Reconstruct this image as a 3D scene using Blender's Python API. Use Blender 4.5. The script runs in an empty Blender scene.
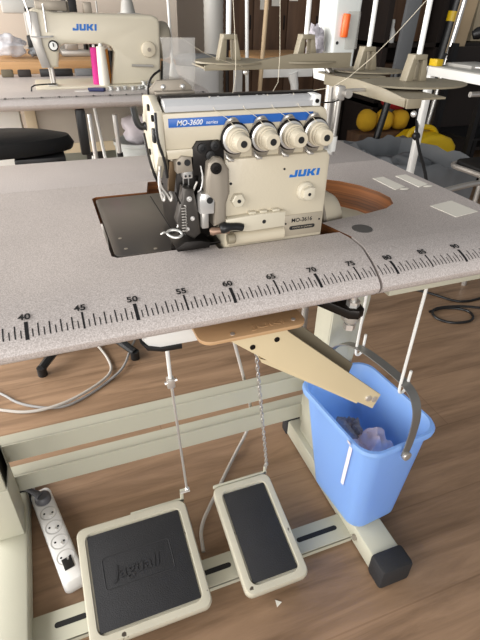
import bpy, bmesh, math, random
from mathutils import Vector, Matrix, noise
random.seed(7)
C = bpy.context.scene.collection
PI = math.pi

# ------------------------------------------------------------------ helpers
# Working coordinates are centimetres along the table's printed ruler (x), depth (y)
# and height relative to the ruler (z); W() turns them into metres above the floor.
def W(p):
    return Vector(((p[0] - 70) * .01, p[1] * .01, (p[2] + 76) * .01))

def lin(c):
    r = []
    for v in c:
        v /= 255.0
        r.append(v / 12.92 if v <= .04045 else ((v + .055) / 1.055) ** 2.4)
    return (*r, 1.0)

class MB:
    def __init__(self):
        self.bm = bmesh.new()
    def _take(self, t, mi=0, M=None):
        if M is not None:
            bmesh.ops.transform(t, matrix=M, verts=t.verts)
        for f in t.faces:
            if mi: f.material_index = mi
        bmesh.ops.recalc_face_normals(t, faces=t.faces)
        me = bpy.data.meshes.new('tmp'); t.to_mesh(me); t.free()
        self.bm.from_mesh(me); bpy.data.meshes.remove(me)
        return self
    def box(self, x0, x1, y0, y1, z0, z1, bev=0, seg=2, mi=0, M=None):
        t = bmesh.new(); bmesh.ops.create_cube(t, size=1)
        for v in t.verts:
            v.co = Vector((x0 + (v.co.x + .5) * (x1 - x0), y0 + (v.co.y + .5) * (y1 - y0), z0 + (v.co.z + .5) * (z1 - z0)))
        if bev:
            bmesh.ops.bevel(t, geom=t.edges[:], offset=bev, segments=seg, affect='EDGES', profile=.5)
        return self._take(t, mi, M)
    def prism(self, pts, axis, a0, a1, bev=0, seg=2, mi=0, M=None, caps=True):
        # pts in the two remaining axes, in the order x,y,z without `axis`
        t = bmesh.new(); lo, hi = [], []
        for (u, v) in pts:
            for a, L in ((a0, lo), (a1, hi)):
                co = {'x': (a, u, v), 'y': (u, a, v), 'z': (u, v, a)}[axis]
                L.append(t.verts.new(co))
        n = len(pts)
        f0 = t.faces.new(lo); f1 = t.faces.new(hi[::-1])
        for i in range(n):
            t.faces.new((lo[i], hi[i], hi[(i + 1) % n], lo[(i + 1) % n]))
        bmesh.ops.recalc_face_normals(t, faces=t.faces)
        if bev:
            ed = list(set(f0.edges) | set(f1.edges))
            bmesh.ops.bevel(t, geom=ed, offset=bev, segments=seg, affect='EDGES', profile=.5)
        return self._take(t, mi, M)
    def cyl(self, p0, p1, r0, r1=None, seg=16, mi=0, bev=0):
        p0, p1 = Vector(p0), Vector(p1); r1 = r0 if r1 is None else r1
        d = p1 - p0; t = bmesh.new()
        bmesh.ops.create_cone(t, cap_ends=True, segments=seg, radius1=r0, radius2=max(r1, 1e-4), depth=d.length)
        if bev:
            ed = [e for e in t.edges if any(len(f.verts) > 4 for f in e.link_faces)]
            bmesh.ops.bevel(t, geom=ed, offset=bev, segments=2, affect='EDGES', profile=.5)
        M = Matrix.Translation((p0 + p1) / 2) @ d.to_track_quat('Z', 'Y').to_matrix().to_4x4()
        return self._take(t, mi, M)
    def tube(self, pts, r, seg=8, mi=0, closed=False, smooth=0):
        P = [Vector(p) for p in pts]
        for _ in range(smooth):
            Q = [] if closed else [P[0]]
            n = len(P)
            for i in range(n if closed else n - 1):
                a, b = P[i], P[(i + 1) % n]
                Q += [a * .75 + b * .25, a * .25 + b * .75]
            if not closed: Q.append(P[-1])
            P = Q
        t = bmesh.new(); rings = []; n = len(P); up = None
        for i in range(n):
            if closed: d = P[(i + 1) % n] - P[i - 1]
            else: d = P[min(i + 1, n - 1)] - P[max(i - 1, 0)]
            d.normalize()
            if up is None:
                up = Vector((0, 0, 1)) if abs(d.z) < .9 else Vector((0, 1, 0))
            s = d.cross(up); s.normalize(); up = s.cross(d); up.normalize()
            rr = r[min(i, len(r) - 1)] if isinstance(r, (list, tuple)) else r
            rings.append([t.verts.new(P[i] + (s * math.cos(2 * PI * k / seg) + up * math.sin(2 * PI * k / seg)) * rr) for k in range(seg)])
        for i in range(n if closed else n - 1):
            A, B = rings[i], rings[(i + 1) % n]
            for k in range(seg):
                t.faces.new((A[k], A[(k + 1) % seg], B[(k + 1) % seg], B[k]))
        if not closed:
            t.faces.new(rings[0][::-1]); t.faces.new(rings[-1])
        return self._take(t, mi)
    def lathe(self, prof, origin, axis, seg=24, mi=0):
        # prof: list of (radius, height along axis)
        t = bmesh.new(); rings = []
        for (r, h) in prof:
            rings.append([t.verts.new((max(r, .001) * math.cos(2 * PI * k / seg), max(r, .001) * math.sin(2 * PI * k / seg), h)) for k in range(seg)])
        for A, B in zip(rings, rings[1:]):
            for k in range(seg):
                t.faces.new((A[k], A[(k + 1) % seg], B[(k + 1) % seg], B[k]))
        t.faces.new(rings[0][::-1]); t.faces.new(rings[-1])
        M = Matrix.Translation(Vector(origin)) @ Vector(axis).to_track_quat('Z', 'Y').to_matrix().to_4x4()
        return self._take(t, mi, M)
    def ball(self, c, r, u=16, v=10, mi=0, jit=0, freq=1, M=None):
        t = bmesh.new(); bmesh.ops.create_uvsphere(t, u_segments=u, v_segments=v, radius=1)
        if not isinstance(r, (tuple, list)): r = (r, r, r)
        off = Vector((random.random() * 50, random.random() * 50, 0))
        for q in t.verts:
            k = 1 + jit * noise.noise(q.co * freq + off)
            q.co = Vector((c[0] + q.co.x * r[0] * k, c[1] + q.co.y * r[1] * k, c[2] + q.co.z * r[2] * k))
        return self._take(t, mi, M)
    def loft(self, loops, mi=0, cap0=True, cap1=True, M=None):
        t = bmesh.new(); R = [[t.verts.new(p) for p in L] for L in loops]; n = len(R[0])
        for A, B in zip(R, R[1:]):
            for k in range(n):
                t.faces.new((A[k], A[(k + 1) % n], B[(k + 1) % n], B[k]))
        if cap0: t.faces.new(R[0][::-1])
        if cap1: t.faces.new(R[-1])
        return self._take(t, mi, M)
    def sheet(self, fn, nu, nv, thick=0, mi=0, M=None):
        t = bmesh.new()
        def lay(s):
            return [[t.verts.new(Vector(fn(i / nu, j / nv)) + Vector((0, 0, s))) for j in range(nv + 1)] for i in range(nu + 1)]
        G = lay(0)
        for i in range(nu):
            for j in range(nv):
                t.faces.new((G[i][j], G[i + 1][j], G[i + 1][j + 1], G[i][j + 1]))
        if thick:
            bmesh.ops.recalc_face_normals(t, faces=t.faces); t.normal_update()
            H = [[t.verts.new(v.co - v.normal * thick) for v in row] for row in G]
            for i in range(nu):
                for j in range(nv):
                    t.faces.new((H[i][j], H[i][j + 1], H[i + 1][j + 1], H[i + 1][j]))
            E_ = [(i, 0) for i in range(nu)] + [(nu, j) for j in range(nv)] + [(i, nv) for i in range(nu, 0, -1)] + [(0, j) for j in range(nv, 0, -1)]
            for (a, b), (c, d) in zip(E_, E_[1:] + E_[:1]):
                t.faces.new((G[a][b], G[c][d], H[c][d], H[a][b]))
        return self._take(t, mi, M)
    def poly(self, pts3, thick_vec, mi=0, M=None):
        t = bmesh.new(); tv = Vector(thick_vec)
        a = [t.verts.new(p) for p in pts3]; b = [t.verts.new(Vector(p) + tv) for p in pts3]; n = len(a)
        t.faces.new(a); t.faces.new(b[::-1])
        for i in range(n): t.faces.new((a[i], b[i], b[(i + 1) % n], a[(i + 1) % n]))
        return self._take(t, mi, M)
    def text(self, s, size, M, depth=.03, bold=0.0, shear=0.0, width=None, mi=0, align='LEFT'):
        cu = bpy.data.curves.new('t', 'FONT'); cu.body = s; cu.size = size; cu.extrude = depth; cu.offset = bold; cu.shear = shear
        cu.align_x = align; cu.resolution_u = 3
        o = bpy.data.objects.new('t', cu); C.objects.link(o)
        dg = bpy.context.evaluated_depsgraph_get(); dg.update()
        me = bpy.data.meshes.new_from_object(o.evaluated_get(dg))
        bpy.data.objects.remove(o); bpy.data.curves.remove(cu)
        if width:
            xs = [v.co.x for v in me.vertices]; k = width / (max(xs) - min(xs))
            for v in me.vertices: v.co.x *= k
        t = bmesh.new(); t.from_mesh(me); bpy.data.meshes.remove(me)
        for f in t.faces: f.material_index = 0
        return self._take(t, mi, M)
    def xform(self, M):
        bmesh.ops.transform(self.bm, matrix=M, verts=self.bm.verts); return self
    def build(self, name, mats, parent=None, label=None, cat=None, group=None, kind=None, smooth=38):
        if not isinstance(mats, (list, tuple)): mats = [mats]
        for v in self.bm.verts: v.co = W(v.co)
        if parent is not None:
            org = wloc(parent)
        else:
            xs = [v.co for v in self.bm.verts]
            org = Vector(((min(v.x for v in xs) + max(v.x for v in xs)) / 2, (min(v.y for v in xs) + max(v.y for v in xs)) / 2, min(v.z for v in xs)))
        for v in self.bm.verts: v.co -= org
        me = bpy.data.meshes.new(name); self.bm.to_mesh(me); self.bm.free()
        for m in mats: me.materials.append(m)
        if smooth:
            for p in me.polygons: p.use_smooth = True
            me.set_sharp_from_angle(angle=math.radians(smooth))
        o = bpy.data.objects.new(name, me); C.objects.link(o)
        if parent is not None: o.parent = parent
        else: o.location = org
        tag(o, label, cat, group, kind)
        return o

def wloc(o):
    v = Vector(o.location)
    while o.parent is not None:
        o = o.parent; v += Vector(o.location)
    return v
def tag(o, label=None, cat=None, group=None, kind=None):
    if label: o['label'] = label
    if cat: o['category'] = cat
    if group: o['group'] = group
    if kind: o['kind'] = kind
def thing(name, label, cat, base, group=None):
    o = bpy.data.objects.new(name, None); C.objects.link(o); o.location = W(base); o.empty_display_size = .05
    tag(o, label, cat, group); return o
def dup(root, shift, label=None):
    r = root.copy(); C.objects.link(r); r.location = Vector(root.location) + Vector(shift) * .01
    if label: r['label'] = label
    for ch in list(root.children):
        c = ch.copy(); C.objects.link(c); c.parent = r
        for g in list(ch.children):
            d = g.copy(); C.objects.link(d); d.parent = c
    return r
def TR(x, y, z): return Matrix.Translation((x, y, z))
FRONT = Matrix.Rotation(PI / 2, 4, 'X')      # text lying in xy -> standing, facing -y
def rrect(w, d, r, n=5, cx=0, cy=0):
    P = []
    for (sx, sy, a0) in ((1, 1, 0), (-1, 1, 90), (-1, -1, 180), (1, -1, 270)):
        for k in range(n + 1):
            a = math.radians(a0 + 90 * k / n)
            P.append((cx + sx * (w / 2 - r) + r * math.cos(a), cy + sy * (d / 2 - r) + r * math.sin(a)))
    return P

# ------------------------------------------------------------------ materials
def mat(name, col, rough=.5, metal=0, spec=.5, var=.08, vscale=8, bump=0, bscale=60, coat=0):
    m = bpy.data.materials.new(name); m.use_nodes = True; nt = m.node_tree; N = nt.nodes; L = nt.links
    b = N['Principled BSDF']; c = lin(col)
    b.inputs['Roughness'].default_value = rough; b.inputs['Metallic'].default_value = metal
    b.inputs['Specular IOR Level'].default_value = spec; b.inputs['Coat Weight'].default_value = coat
    tc = N.new('ShaderNodeTexCoord')
    n = N.new('ShaderNodeTexNoise'); n.inputs['Scale'].default_value = vscale; n.inputs['Detail'].default_value = 4
    L.new(tc.outputs['Object'], n.inputs['Vector'])
    mx = N.new('ShaderNodeMix'); mx.data_type = 'RGBA'
    mx.inputs[6].default_value = tuple(min(1, v * (1 - var)) for v in c[:3]) + (1,)
    mx.inputs[7].default_value = tuple(min(1, v * (1 + var)) for v in c[:3]) + (1,)
    L.new(n.outputs['Fac'], mx.inputs[0]); L.new(mx.outputs[2], b.inputs['Base Color'])
    if bump:
        n2 = N.new('ShaderNodeTexNoise'); n2.inputs['Scale'].default_value = bscale; n2.inputs['Detail'].default_value = 3
        L.new(tc.outputs['Object'], n2.inputs['Vector'])
        bp = N.new('ShaderNodeBump'); bp.inputs['Strength'].default_value = bump; bp.inputs['Distance'].default_value = .002
        L.new(n2.outputs['Fac'], bp.inputs['Height']); L.new(bp.outputs['Normal'], b.inputs['Normal'])
    return m
def ramp(N, stops):
    r = N.new('ShaderNodeValToRGB'); e = r.color_ramp.elements
    while len(e) < len(stops): e.new(.5)
    for el, (p, c) in zip(e, stops): el.position = p; el.color = c
    return r
def mat_laminate():
    m = bpy.data.materials.new('speckled_laminate'); m.use_nodes = True; nt = m.node_tree; N = nt.nodes; L = nt.links
    b = N['Principled BSDF']; b.inputs['Roughness'].default_value = .42
    tc = N.new('ShaderNodeTexCoord')
    n = N.new('ShaderNodeTexNoise'); n.inputs['Scale'].default_value = 700; n.inputs['Detail'].default_value = 2; n.inputs['Roughness'].default_value = .7
    L.new(tc.outputs['Object'], n.inputs['Vector'])
    r = ramp(N, [(.3, lin((168, 159, 154))), (.5, lin((198, 189, 184))), (.7, lin((222, 214, 210)))])
    L.new(n.outputs['Fac'], r.inputs[0])
    n2 = N.new('ShaderNodeTexNoise'); n2.inputs['Scale'].default_value = 7; n2.inputs['Detail'].default_value = 5
    L.new(tc.outputs['Object'], n2.inputs['Vector'])
    r2 = ramp(N, [(.3, (.86, .86, .86, 1)), (.7, (1, 1, 1, 1))]); L.new(n2.outputs['Fac'], r2.inputs[0])
    mx = N.new('ShaderNodeMix'); mx.data_type = 'RGBA'; mx.blend_type = 'MULTIPLY'; mx.inputs[0].default_value = 1
    L.new(r.outputs[0], mx.inputs[6]); L.new(r2.outputs[0], mx.inputs[7]); L.new(mx.outputs[2], b.inputs['Base Color'])
    return m
def mat_wood(name, dark, light, scale=(1.2, 14, 14), rough=.5, planks=None):
    m = bpy.data.materials.new(name); m.use_nodes = True; nt = m.node_tree; N = nt.nodes; L = nt.links
    b = N['Principled BSDF']; b.inputs['Roughness'].default_value = rough
    tc = N.new('ShaderNodeTexCoord'); mp = N.new('ShaderNodeMapping'); mp.inputs['Scale'].default_value = scale
    L.new(tc.outputs['Object'], mp.inputs['Vector'])
    n = N.new('ShaderNodeTexNoise'); n.inputs['Scale'].default_value = 1.6; n.inputs['Detail'].default_value = 8; n.inputs['Roughness'].default_value = .62; n.inputs['Distortion'].default_value = .5
    L.new(mp.outputs['Vector'], n.inputs['Vector'])
    r = ramp(N, [(.3, lin(dark)), (.7, lin(light))]); L.new(n.outputs['Fac'], r.inputs[0])
    out = r.outputs[0]
    if planks:
        br = N.new('ShaderNodeTexBrick'); br.inputs['Scale'].default_value = 1
        br.inputs['Brick Width'].default_value = planks[0]; br.inputs['Row Height'].default_value = planks[1]
        br.inputs['Mortar Size'].default_value = .0018; br.inputs['Mortar Smooth'].default_value = .3; br.offset = .37
        br.inputs['Color1'].default_value = (.94, .94, .94, 1); br.inputs['Color2'].default_value = (1.03, 1.02, 1.0, 1); br.inputs['Mortar'].default_value = (.8, .77, .74, 1)
        L.new(tc.outputs['Object'], br.inputs['Vector'])
        mx = N.new('ShaderNodeMix'); mx.data_type = 'RGBA'; mx.blend_type = 'MULTIPLY'; mx.inputs[0].default_value = 1
        L.new(out, mx.inputs[6]); L.new(br.outputs['Color'], mx.inputs[7]); out = mx.outputs[2]
    L.new(out, b.inputs['Base Color'])
    bp = N.new('ShaderNodeBump'); bp.inputs['Strength'].default_value = .12; bp.inputs['Distance'].default_value = .001
    L.new(n.outputs['Fac'], bp.inputs['Height']); L.new(bp.outputs['Normal'], b.inputs['Normal'])
    return m
def mat_trans(name, col, rough, alpha, trans_w=.4):
    # translucent plastic: part diffuse, part light passing through, part see-through
    m = bpy.data.materials.new(name); m.use_nodes = True; nt = m.node_tree; N = nt.nodes; L = nt.links
    b = N['Principled BSDF']; c = lin(col); b.inputs['Base Color'].default_value = c; b.inputs['Roughness'].default_value = rough
    t = N.new('ShaderNodeBsdfTranslucent'); t.inputs['Color'].default_value = c
    s = N.new('ShaderNodeMixShader'); s.inputs[0].default_value = trans_w
    L.new(b.outputs[0], s.inputs[1]); L.new(t.outputs[0], s.inputs[2])
    tr = N.new('ShaderNodeBsdfTransparent'); tr.inputs['Color'].default_value = tuple(.5 + .5 * v for v in c[:3]) + (1,)
    s2 = N.new('ShaderNodeMixShader'); s2.inputs[0].default_value = alpha
    L.new(tr.outputs[0], s2.inputs[1]); L.new(s.outputs[0], s2.inputs[2])
    L.new(s2.outputs[0], N['Material Output'].inputs['Surface'])
    return m

M_lam = mat_laminate()
M_floor = mat_wood('floor_planks', (118, 93, 71), (170, 139, 111), (1.6, 15, 15), .42, (1.25, .19))
M_ply = mat_wood('plywood_edge', (70, 40, 18), (150, 92, 46), (2, 2, 120), .5)
M_pine = mat_wood('pine_wood', (170, 126, 80), (205, 163, 115), (2, 14, 20), .55)
M_brown = mat_wood('brown_panel_wood', (78, 56, 40), (112, 84, 62), (12, 12, 1.2), .6)
M_cream = mat('cream_enamel', (200, 190, 168), .34, vscale=5, var=.05, bump=.08, bscale=240, coat=.15)
M_cream2 = mat('cream_plastic', (204, 194, 172), .4, var=.04)
M_cream3 = mat('ivory_enamel', (206, 198, 178), .35, var=.04)
M_frame = mat('olive_white_paint', (186, 184, 166), .45, var=.04, bump=.06, bscale=300)
M_pedal = mat('worn_cream_paint', (188, 183, 165), .4, var=.1, vscale=14, bump=.1, bscale=120)
def chips(m):
    nt = m.node_tree; N = nt.nodes; L = nt.links; b = N['Principled BSDF']
    tc = N.new('ShaderNodeTexCoord'); n = N.new('ShaderNodeTexNoise'); n.inputs['Scale'].default_value = 55; n.inputs['Detail'].default_value = 6
    L.new(tc.outputs['Object'], n.inputs['Vector']); r = ramp(N, [(.68, (0, 0, 0, 1)), (.71, (1, 1, 1, 1))]); L.new(n.outputs['Fac'], r.inputs[0])
    src = b.inputs['Base Color'].links[0].from_socket; mx = N.new('ShaderNodeMix'); mx.data_type = 'RGBA'
    L.new(r.outputs[0], mx.inputs[0]); L.new(src, mx.inputs[6]); mx.inputs[7].default_value = lin((70, 62, 54)); L.new(mx.outputs[2], b.inputs['Base Color'])
chips(M_pedal)
M_rub = mat('black_rubber', (34, 34, 36), .7, var=.25, vscale=30, bump=.5, bscale=500)
M_blk = mat('black_plastic', (22, 22, 23), .42, var=.2)
M_dark = mat('oily_dark_metal', (38, 35, 33), .38, metal=.7, var=.3, vscale=20)
M_grey = mat('grey_cast_metal', (150, 141, 128), .42, metal=.3, var=.15, vscale=20)
M_steel = mat('bright_steel', (226, 224, 220), .28, metal=.72, var=.05)
M_brush = mat('brushed_steel', (188, 184, 178), .36, metal=.65, var=.1)
M_white = mat('white_metal', (232, 232, 228), .35, var=.03)
M_zinc = mat('zinc_rod', (200, 200, 196), .35, metal=.6, var=.08)
M_plate = mat('dark_cloth_plate', (92, 88, 84), .3, metal=.55, var=.18, vscale=12)
M_blue = mat('blue_stripe', (36, 96, 178), .4, var=.04)
M_logo = mat('logo_blue', (28, 104, 186), .45, var=.03)
M_ink = mat('black_ink', (18, 18, 20), .6, var=.05)
M_lett = mat('white_print', (226, 228, 232), .5, var=.02)
M_tray = mat('tray_tan_paint', (136, 127, 107), .5, var=.08)
M_tag = mat('grey_nameplate', (176, 166, 148), .42, metal=.3, var=.08)
M_chute = mat('chute_cream', (216, 200, 164), .42, var=.05, vscale=10)
M_lip = mat('chute_tan', (190, 154, 114), .45, var=.06, vscale=10)
M_bucket = mat_trans('blue_bucket_plastic', (172, 211, 255), .35, .92, .5)
M_clear = mat_trans('clear_plastic', (226, 224, 220), .12, .22, .2)
M_bag = mat_trans('grey_bag_film', (150, 154, 158), .22, .78, .35)
M_bagw = mat_trans('white_bag_film', (222, 222, 226), .3, .85, .3)
M_cloth = mat('white_cotton', (224, 216, 220), .9, var=.1, vscale=60)
M_pink = mat('pale_pink_cotton', (232, 216, 226), .9, var=.14, vscale=50)
M_gcloth = mat('grey_patterned_cotton', (158, 154, 160), .9, var=.55, vscale=160)
M_paper = mat('white_paper', (238, 234, 222), .7, var=.02)
M_strip = mat('white_socket_plastic', (232, 231, 228), .4, var=.02)
M_sock = mat('grey_socket_recess', (196, 194, 190), .5, var=.05)
M_plug = mat('grey_plug_plastic', (84, 84, 88), .5, var=.1)
M_cable = mat('grey_cable', (150, 148, 146), .5, var=.08)
M_cablew = mat('white_cable', (182, 176, 168), .5, var=.06)
M_thread = mat('cream_thread', (222, 212, 190), .8, var=.05)
M_mag = mat('magenta_thread', (196, 44, 130), .8, var=.12, vscale=80)
M_wth = mat('white_thread', (232, 226, 212), .8, var=.05, vscale=80)
M_org = mat('orange_thread', (206, 136, 58), .8, var=.1, vscale=80)
M_orange = mat('orange_plastic', (236, 96, 28), .4, var=.04)
M_wall = mat('painted_wall', (196, 184, 170), .8, var=.04, vscale=1.5)
M_grill = mat('desk_grey_panel', (168, 160, 148), .6, var=.05)
M_beige = mat('beige_panel', (206, 190, 160), .6, var=.06)
M_sage = mat('pale_grey_green_panel', (176, 178, 164), .6, var=.05)
M_leather = mat('black_leatherette', (14, 14, 15), .6, spec=.3, var=.2, bump=.2, bscale=200)
M_shelf = mat('dark_shelf', (36, 28, 24), .6, var=.25)
M_black2 = mat('black_rack', (18, 18, 20), .5, var=.2)
M_yel = mat('yellow_plastic', (214, 178, 20), .45, var=.1)
M_yelc = mat('yellow_plush', (206, 160, 30), .9, var=.15, bump=.4, bscale=120)
M_red = mat('red_plush', (160, 20, 30), .9, var=.15, bump=.4, bscale=120)
M_gdesk = mat('grey_desk', (170, 168, 162), .5, var=.06)
M_drum = mat('white_drum', (222, 220, 216), .45, var=.04)
M_gband = mat('grey_band', (112, 114, 116), .5, var=.06)
M_tan = mat('tan_stick', (196, 172, 138), .6, var=.08)
M_navy = mat('navy_plastic', (34, 40, 86), .4, var=.05)
M_yw = mat('white_bucket_plastic', (214, 218, 214), .4, var=.03)

# ------------------------------------------------------------------ the setting
MB().box(-150, 520, -130, 420, -78, -76).build('floor', M_floor, kind='structure', smooth=0)
MB().box(-150, 520, 330, 342, -76, 190).build('wall_back', M_wall, kind='structure', smooth=0)
MB().box(-150, 118, 246, 254, -76, 190).build('wall_left', M_wall, kind='structure', smooth=0)

# ------------------------------------------------------------------ the overlock's table
table = thing('sewing_table', 'speckled grey sewing table with printed ruler edge, in the foreground around the overlock', 'table', (52, 25, -76))
PROF = [(5, .6), (4, .55), (3, .46), (2, .3), (1, .1), (.3, -.1), (-.4, -.35), (-1.0, -.7), (-1.5, -1.15), (-1.75, -1.6), (-1.6, -2.2), (-1.0, -2.8), (0, -3.3), (1.6, -3.6), (5, -3.6)]
def surf_z(y):
    for (y0, z0), (y1, z1) in zip(PROF[:10], PROF[1:10]):
        if y1 <= y <= y0: return z1 + (z0 - z1) * (y - y1) / (y0 - y1)
    return .6
def seam(y):
    for (y0, x0), (y1, x1) in zip([(14, 77), (12.7, 77.3), (7.5, 78.5), (4.5, 78.4), (2.3, 77.9), (-.5, 77.4)], [(12.7, 77.3), (7.5, 78.5), (4.5, 78.4), (2.3, 77.9), (-.5, 77.4), (-5, 77.3)]):
        if y1 <= y <= y0: return x1 + (x0 - x1) * (y - y1) / (y0 - y1)
    return 77.4
def front_strip(mb, fx0, fx1):
    t = bmesh.new(); n = 14; rows = []
    for (y, z) in PROF:
        a, b = fx0(y), fx1(y)
        rows.append([t.verts.new((a + (b - a) * i / n, y, z)) for i in range(n + 1)])
    for A, B in zip(rows, rows[1:]):
        for i in range(n): t.faces.new((A[i], A[i + 1], B[i + 1], B[i]))
    t.faces.new([r[0] for r in rows]); t.faces.new([r[-1] for r in rows][::-1])
    for i in range(n): t.faces.new((rows[0][i], rows[-1][i], rows[-1][i + 1], rows[0][i + 1]))
    mb._take(t)
def board(mb, poly, mi_side=None):
    t = bmesh.new(); lo = [t.verts.new((x, y, -3.6)) for x, y in poly]; hi = [t.verts.new((x, y, .6)) for x, y in poly]; n = len(poly)
    t.faces.new(hi); t.faces.new(lo[::-1])
    for i in range(n): t.faces.new((lo[i], lo[(i + 1) % n], hi[(i + 1) % n], hi[i]))
    bmesh.ops.recalc_face_normals(t, faces=t.faces)
    for f in t.faces:
        c = f.calc_center_median()
        if abs(f.normal.z) < .5 and 45 < c.x < 96 and 8 < c.y < 40: f.material_index = 1
    mb.bm.from_mesh(_tm(t))
def _tm(t):
    me = bpy.data.meshes.new('tmp'); t.to_mesh(me); t.free(); return me
lb = MB(); front_strip(lb, lambda y: 0, lambda y: seam(y) - .2)
board(lb, [(0, 5), (seam(5) - .2, 5), (78.3, 7.5), (77.95, 9.3), (61.6, 9.3), (61.5, 10.6), (49.9, 10.6), (49.3, 11.2), (49.3, 31.2), (49.9, 31.8), (57.5, 31.8), (58.6, 36.6), (66, 36.6), (78, 33), (78, 37.4), (0, 37.4)])
lb.build('left_board', [M_lam, M_ply], table)
rb = MB(); front_strip(rb, lambda y: seam(y) + .2, lambda y: 103.6)
inner = [(78.2, 33), (82, 32.2), (86, 30.4), (89, 28), (91, 25), (92.2, 21.5), (92.3, 18.5), (91.2, 16.2), (89, 14.8), (85, 13.9), (80, 13.2), (77.3, 12.75)]
board(rb, [(78.7, 7.5), (seam(5) + .2, 5), (103.6, 5), (103.6, 37.4), (78.2, 37.4)] + inner)
rb.build('right_board', [M_lam, M_ply], table)
js = MB(); js.box(77.2, 79, 4.6, 9, -3.4, -1.2)
js.build('joint_strip', M_shelf, table)
MB().box(0, 103.6, 37.52, 52.8, -3.6, .58, .12).build('rear_board', M_lam, table)
# printed ruler
sc = MB()
def tick(x, y0, y1, w):
    n = 5
    t = bmesh.new(); R = []
    for i in range(n + 1):
        y = y0 + (y1 - y0) * i / n
        z = surf_z(y) + .025
        R.append((t.verts.new((x - w / 2, y, z)), t.verts.new((x + w / 2, y, z))))
    for A, B in zip(R, R[1:]): t.faces.new((A[0], A[1], B[1], B[0]))
    sc.bm.from_mesh(_tm(t))
for k in range(2 * 4, 2 * 101):
    x = k / 2
    if abs(x - seam(0)) < .3: continue
    if k % 20 == 0: tick(x, -.95, .95, .34)
    elif k % 10 == 0: tick(x, -.85, 1.0, .19)
    elif k % 2 == 0: tick(x, -.75, .6, .12)
    else: tick(x, -.75, .05, .1)
for s in range(5, 101, 5):
    Mt = TR(s - .1, 1.15, surf_z(1.6) + .03) @ Matrix.Rotation(math.radians(11), 4, 'X')
    sc.text(str(s), 1.12, Mt, .004, .03, 0, None, 0, 'CENTER')
sc.build('ruler_scale', M_ink, table, smooth=0)
MB().cyl((81.4, 9.3, .5), (81.4, 9.3, .66), 1.35, seg=28).build('hole_plug', mat('grey_plug', (92, 90, 88), .5), table)
# frame
for x0, x1 in ((92.6, 99.2), (19.0, 25.6)):
    f = MB(); f.box(x0, x1, .6, 44, -75.6, -70.5, .5)
    f.box(x0 + .8, x0 + 1.2, 2.2, 5, -73.6, -72.6)
    fo = f.build('foot', M_frame, table)
    MB().box(x0 - .5, x1 + .5, -2.6, 2.2, -76, -69.8, .9).build('rubber_foot', M_rub, fo)
    MB().box(x0 - .4, x1 + .4, 42.6, 46, -76, -70.0, .8).build('rubber_foot', M_rub, fo)
    MB().cyl((x0 - .6, 8, -72.8), (x0 + .1, 8, -72.8), .7, seg=6).build('bolt', M_grey, fo)
for x0 in (94.4, 19.2):
    l = MB(); l.box(x0, x0 + 5.6, 31.9, 38.6, -70.6, -5, .3)
    l.box(x0 - .3, x0 + 5.9, 31.5, 39, -70.5, -56, .2)
    l.build('leg', M_frame, table)
    MB().prism([(x0 - .15, -5), (x0 + 9, -5), (x0 + 9, -28), (x0 + 5.8, -56), (x0 - .15, -56)] if x0 > 50 else [(x0 + 5.6, -5), (x0 - 3.4, -5), (x0 - 3.4, -28), (x0, -56), (x0 + 5.6, -56)], 'y', 32.2, 38.2, .2).build('leg_gusset', M_frame, table)
    MB().box(x0 - 2.5, x0 + 7.5, 5, 48, -5.2, -3.6, .15).build('top_bracket', M_frame, table)
for z0 in (-58.4, -68.2):
    b = MB(); b.box(21, 97, 41.2, 41.7, z0, z0 + 4.9); b.box(21, 97, 41.6, 44.4, z0 + 4.5, z0 + 4.9); b.box(21, 97, 41.6, 44.4, z0, z0 + .4)
    b.build('crossbar', M_frame, table)
MB().box(20.0, 24.2, 38.4, 41.3, -69, -52.5, .2).build('crossbar_bracket', M_frame, table)
MB().box(95, 99.4, 38.4, 41.3, -69, -52.5, .2).build('crossbar_bracket', M_frame, table)
pb = MB(); pb.box(25.5, 92.7, 9.2, 15.2, -74.9, -74.2, .1); pb.box(25.5, 92.7, 9.2, 9.8, -76, -74.4); pb.box(25.5, 92.7, 14.6, 15.2, -76, -74.4)
pbar = pb.build('pedal_bar', M_frame, table)
for a, b_ in ((29.5, 35.5), (58.5, 65), (80.5, 90.5)):
    MB().prism(rrect(b_ - a, 1.1, .54, 5, (a + b_) / 2, 12.3), 'z', -74.3, -74.16).build('slot', M_ink, pbar)
MB().box(82.6, 103.3, 2.9, 30, -6.4, -3.6, .2).build('under_rail', M_frame, table)

# papers and things on the table top
def paper(pts, label):
    MB().poly([(x, y, .615) for x, y in pts], (0, 0, .05)).build('paper_note', M_paper, None, label, 'paper', smooth=0)
paper([(95.8, 13.6), (100.4, 14.5), (101.0, 9.6), (96.4, 8.8)], 'square white paper note nearest the right front of the table')
def tagpaper(dx, label):
    m = MB(); m.poly([(95.1 + dx, 27.5, .615), (97.4 + dx, 27.8, .615), (97.7 + dx, 22.2, .615), (95.2 + dx, 21.3, .615)], (0, 0, .05))
    m.ball((96.9 + dx, 21.2, .68), (.9, .45, .08)); m.build('paper_tag', M_paper, None, label, 'paper', 'paper tags lying right of the cutout')
tagpaper(0, 'narrow white paper tag lying closest to the oval cutout')
tagpaper(4.6, 'narrow white paper tag lying at the table right edge')

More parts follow.
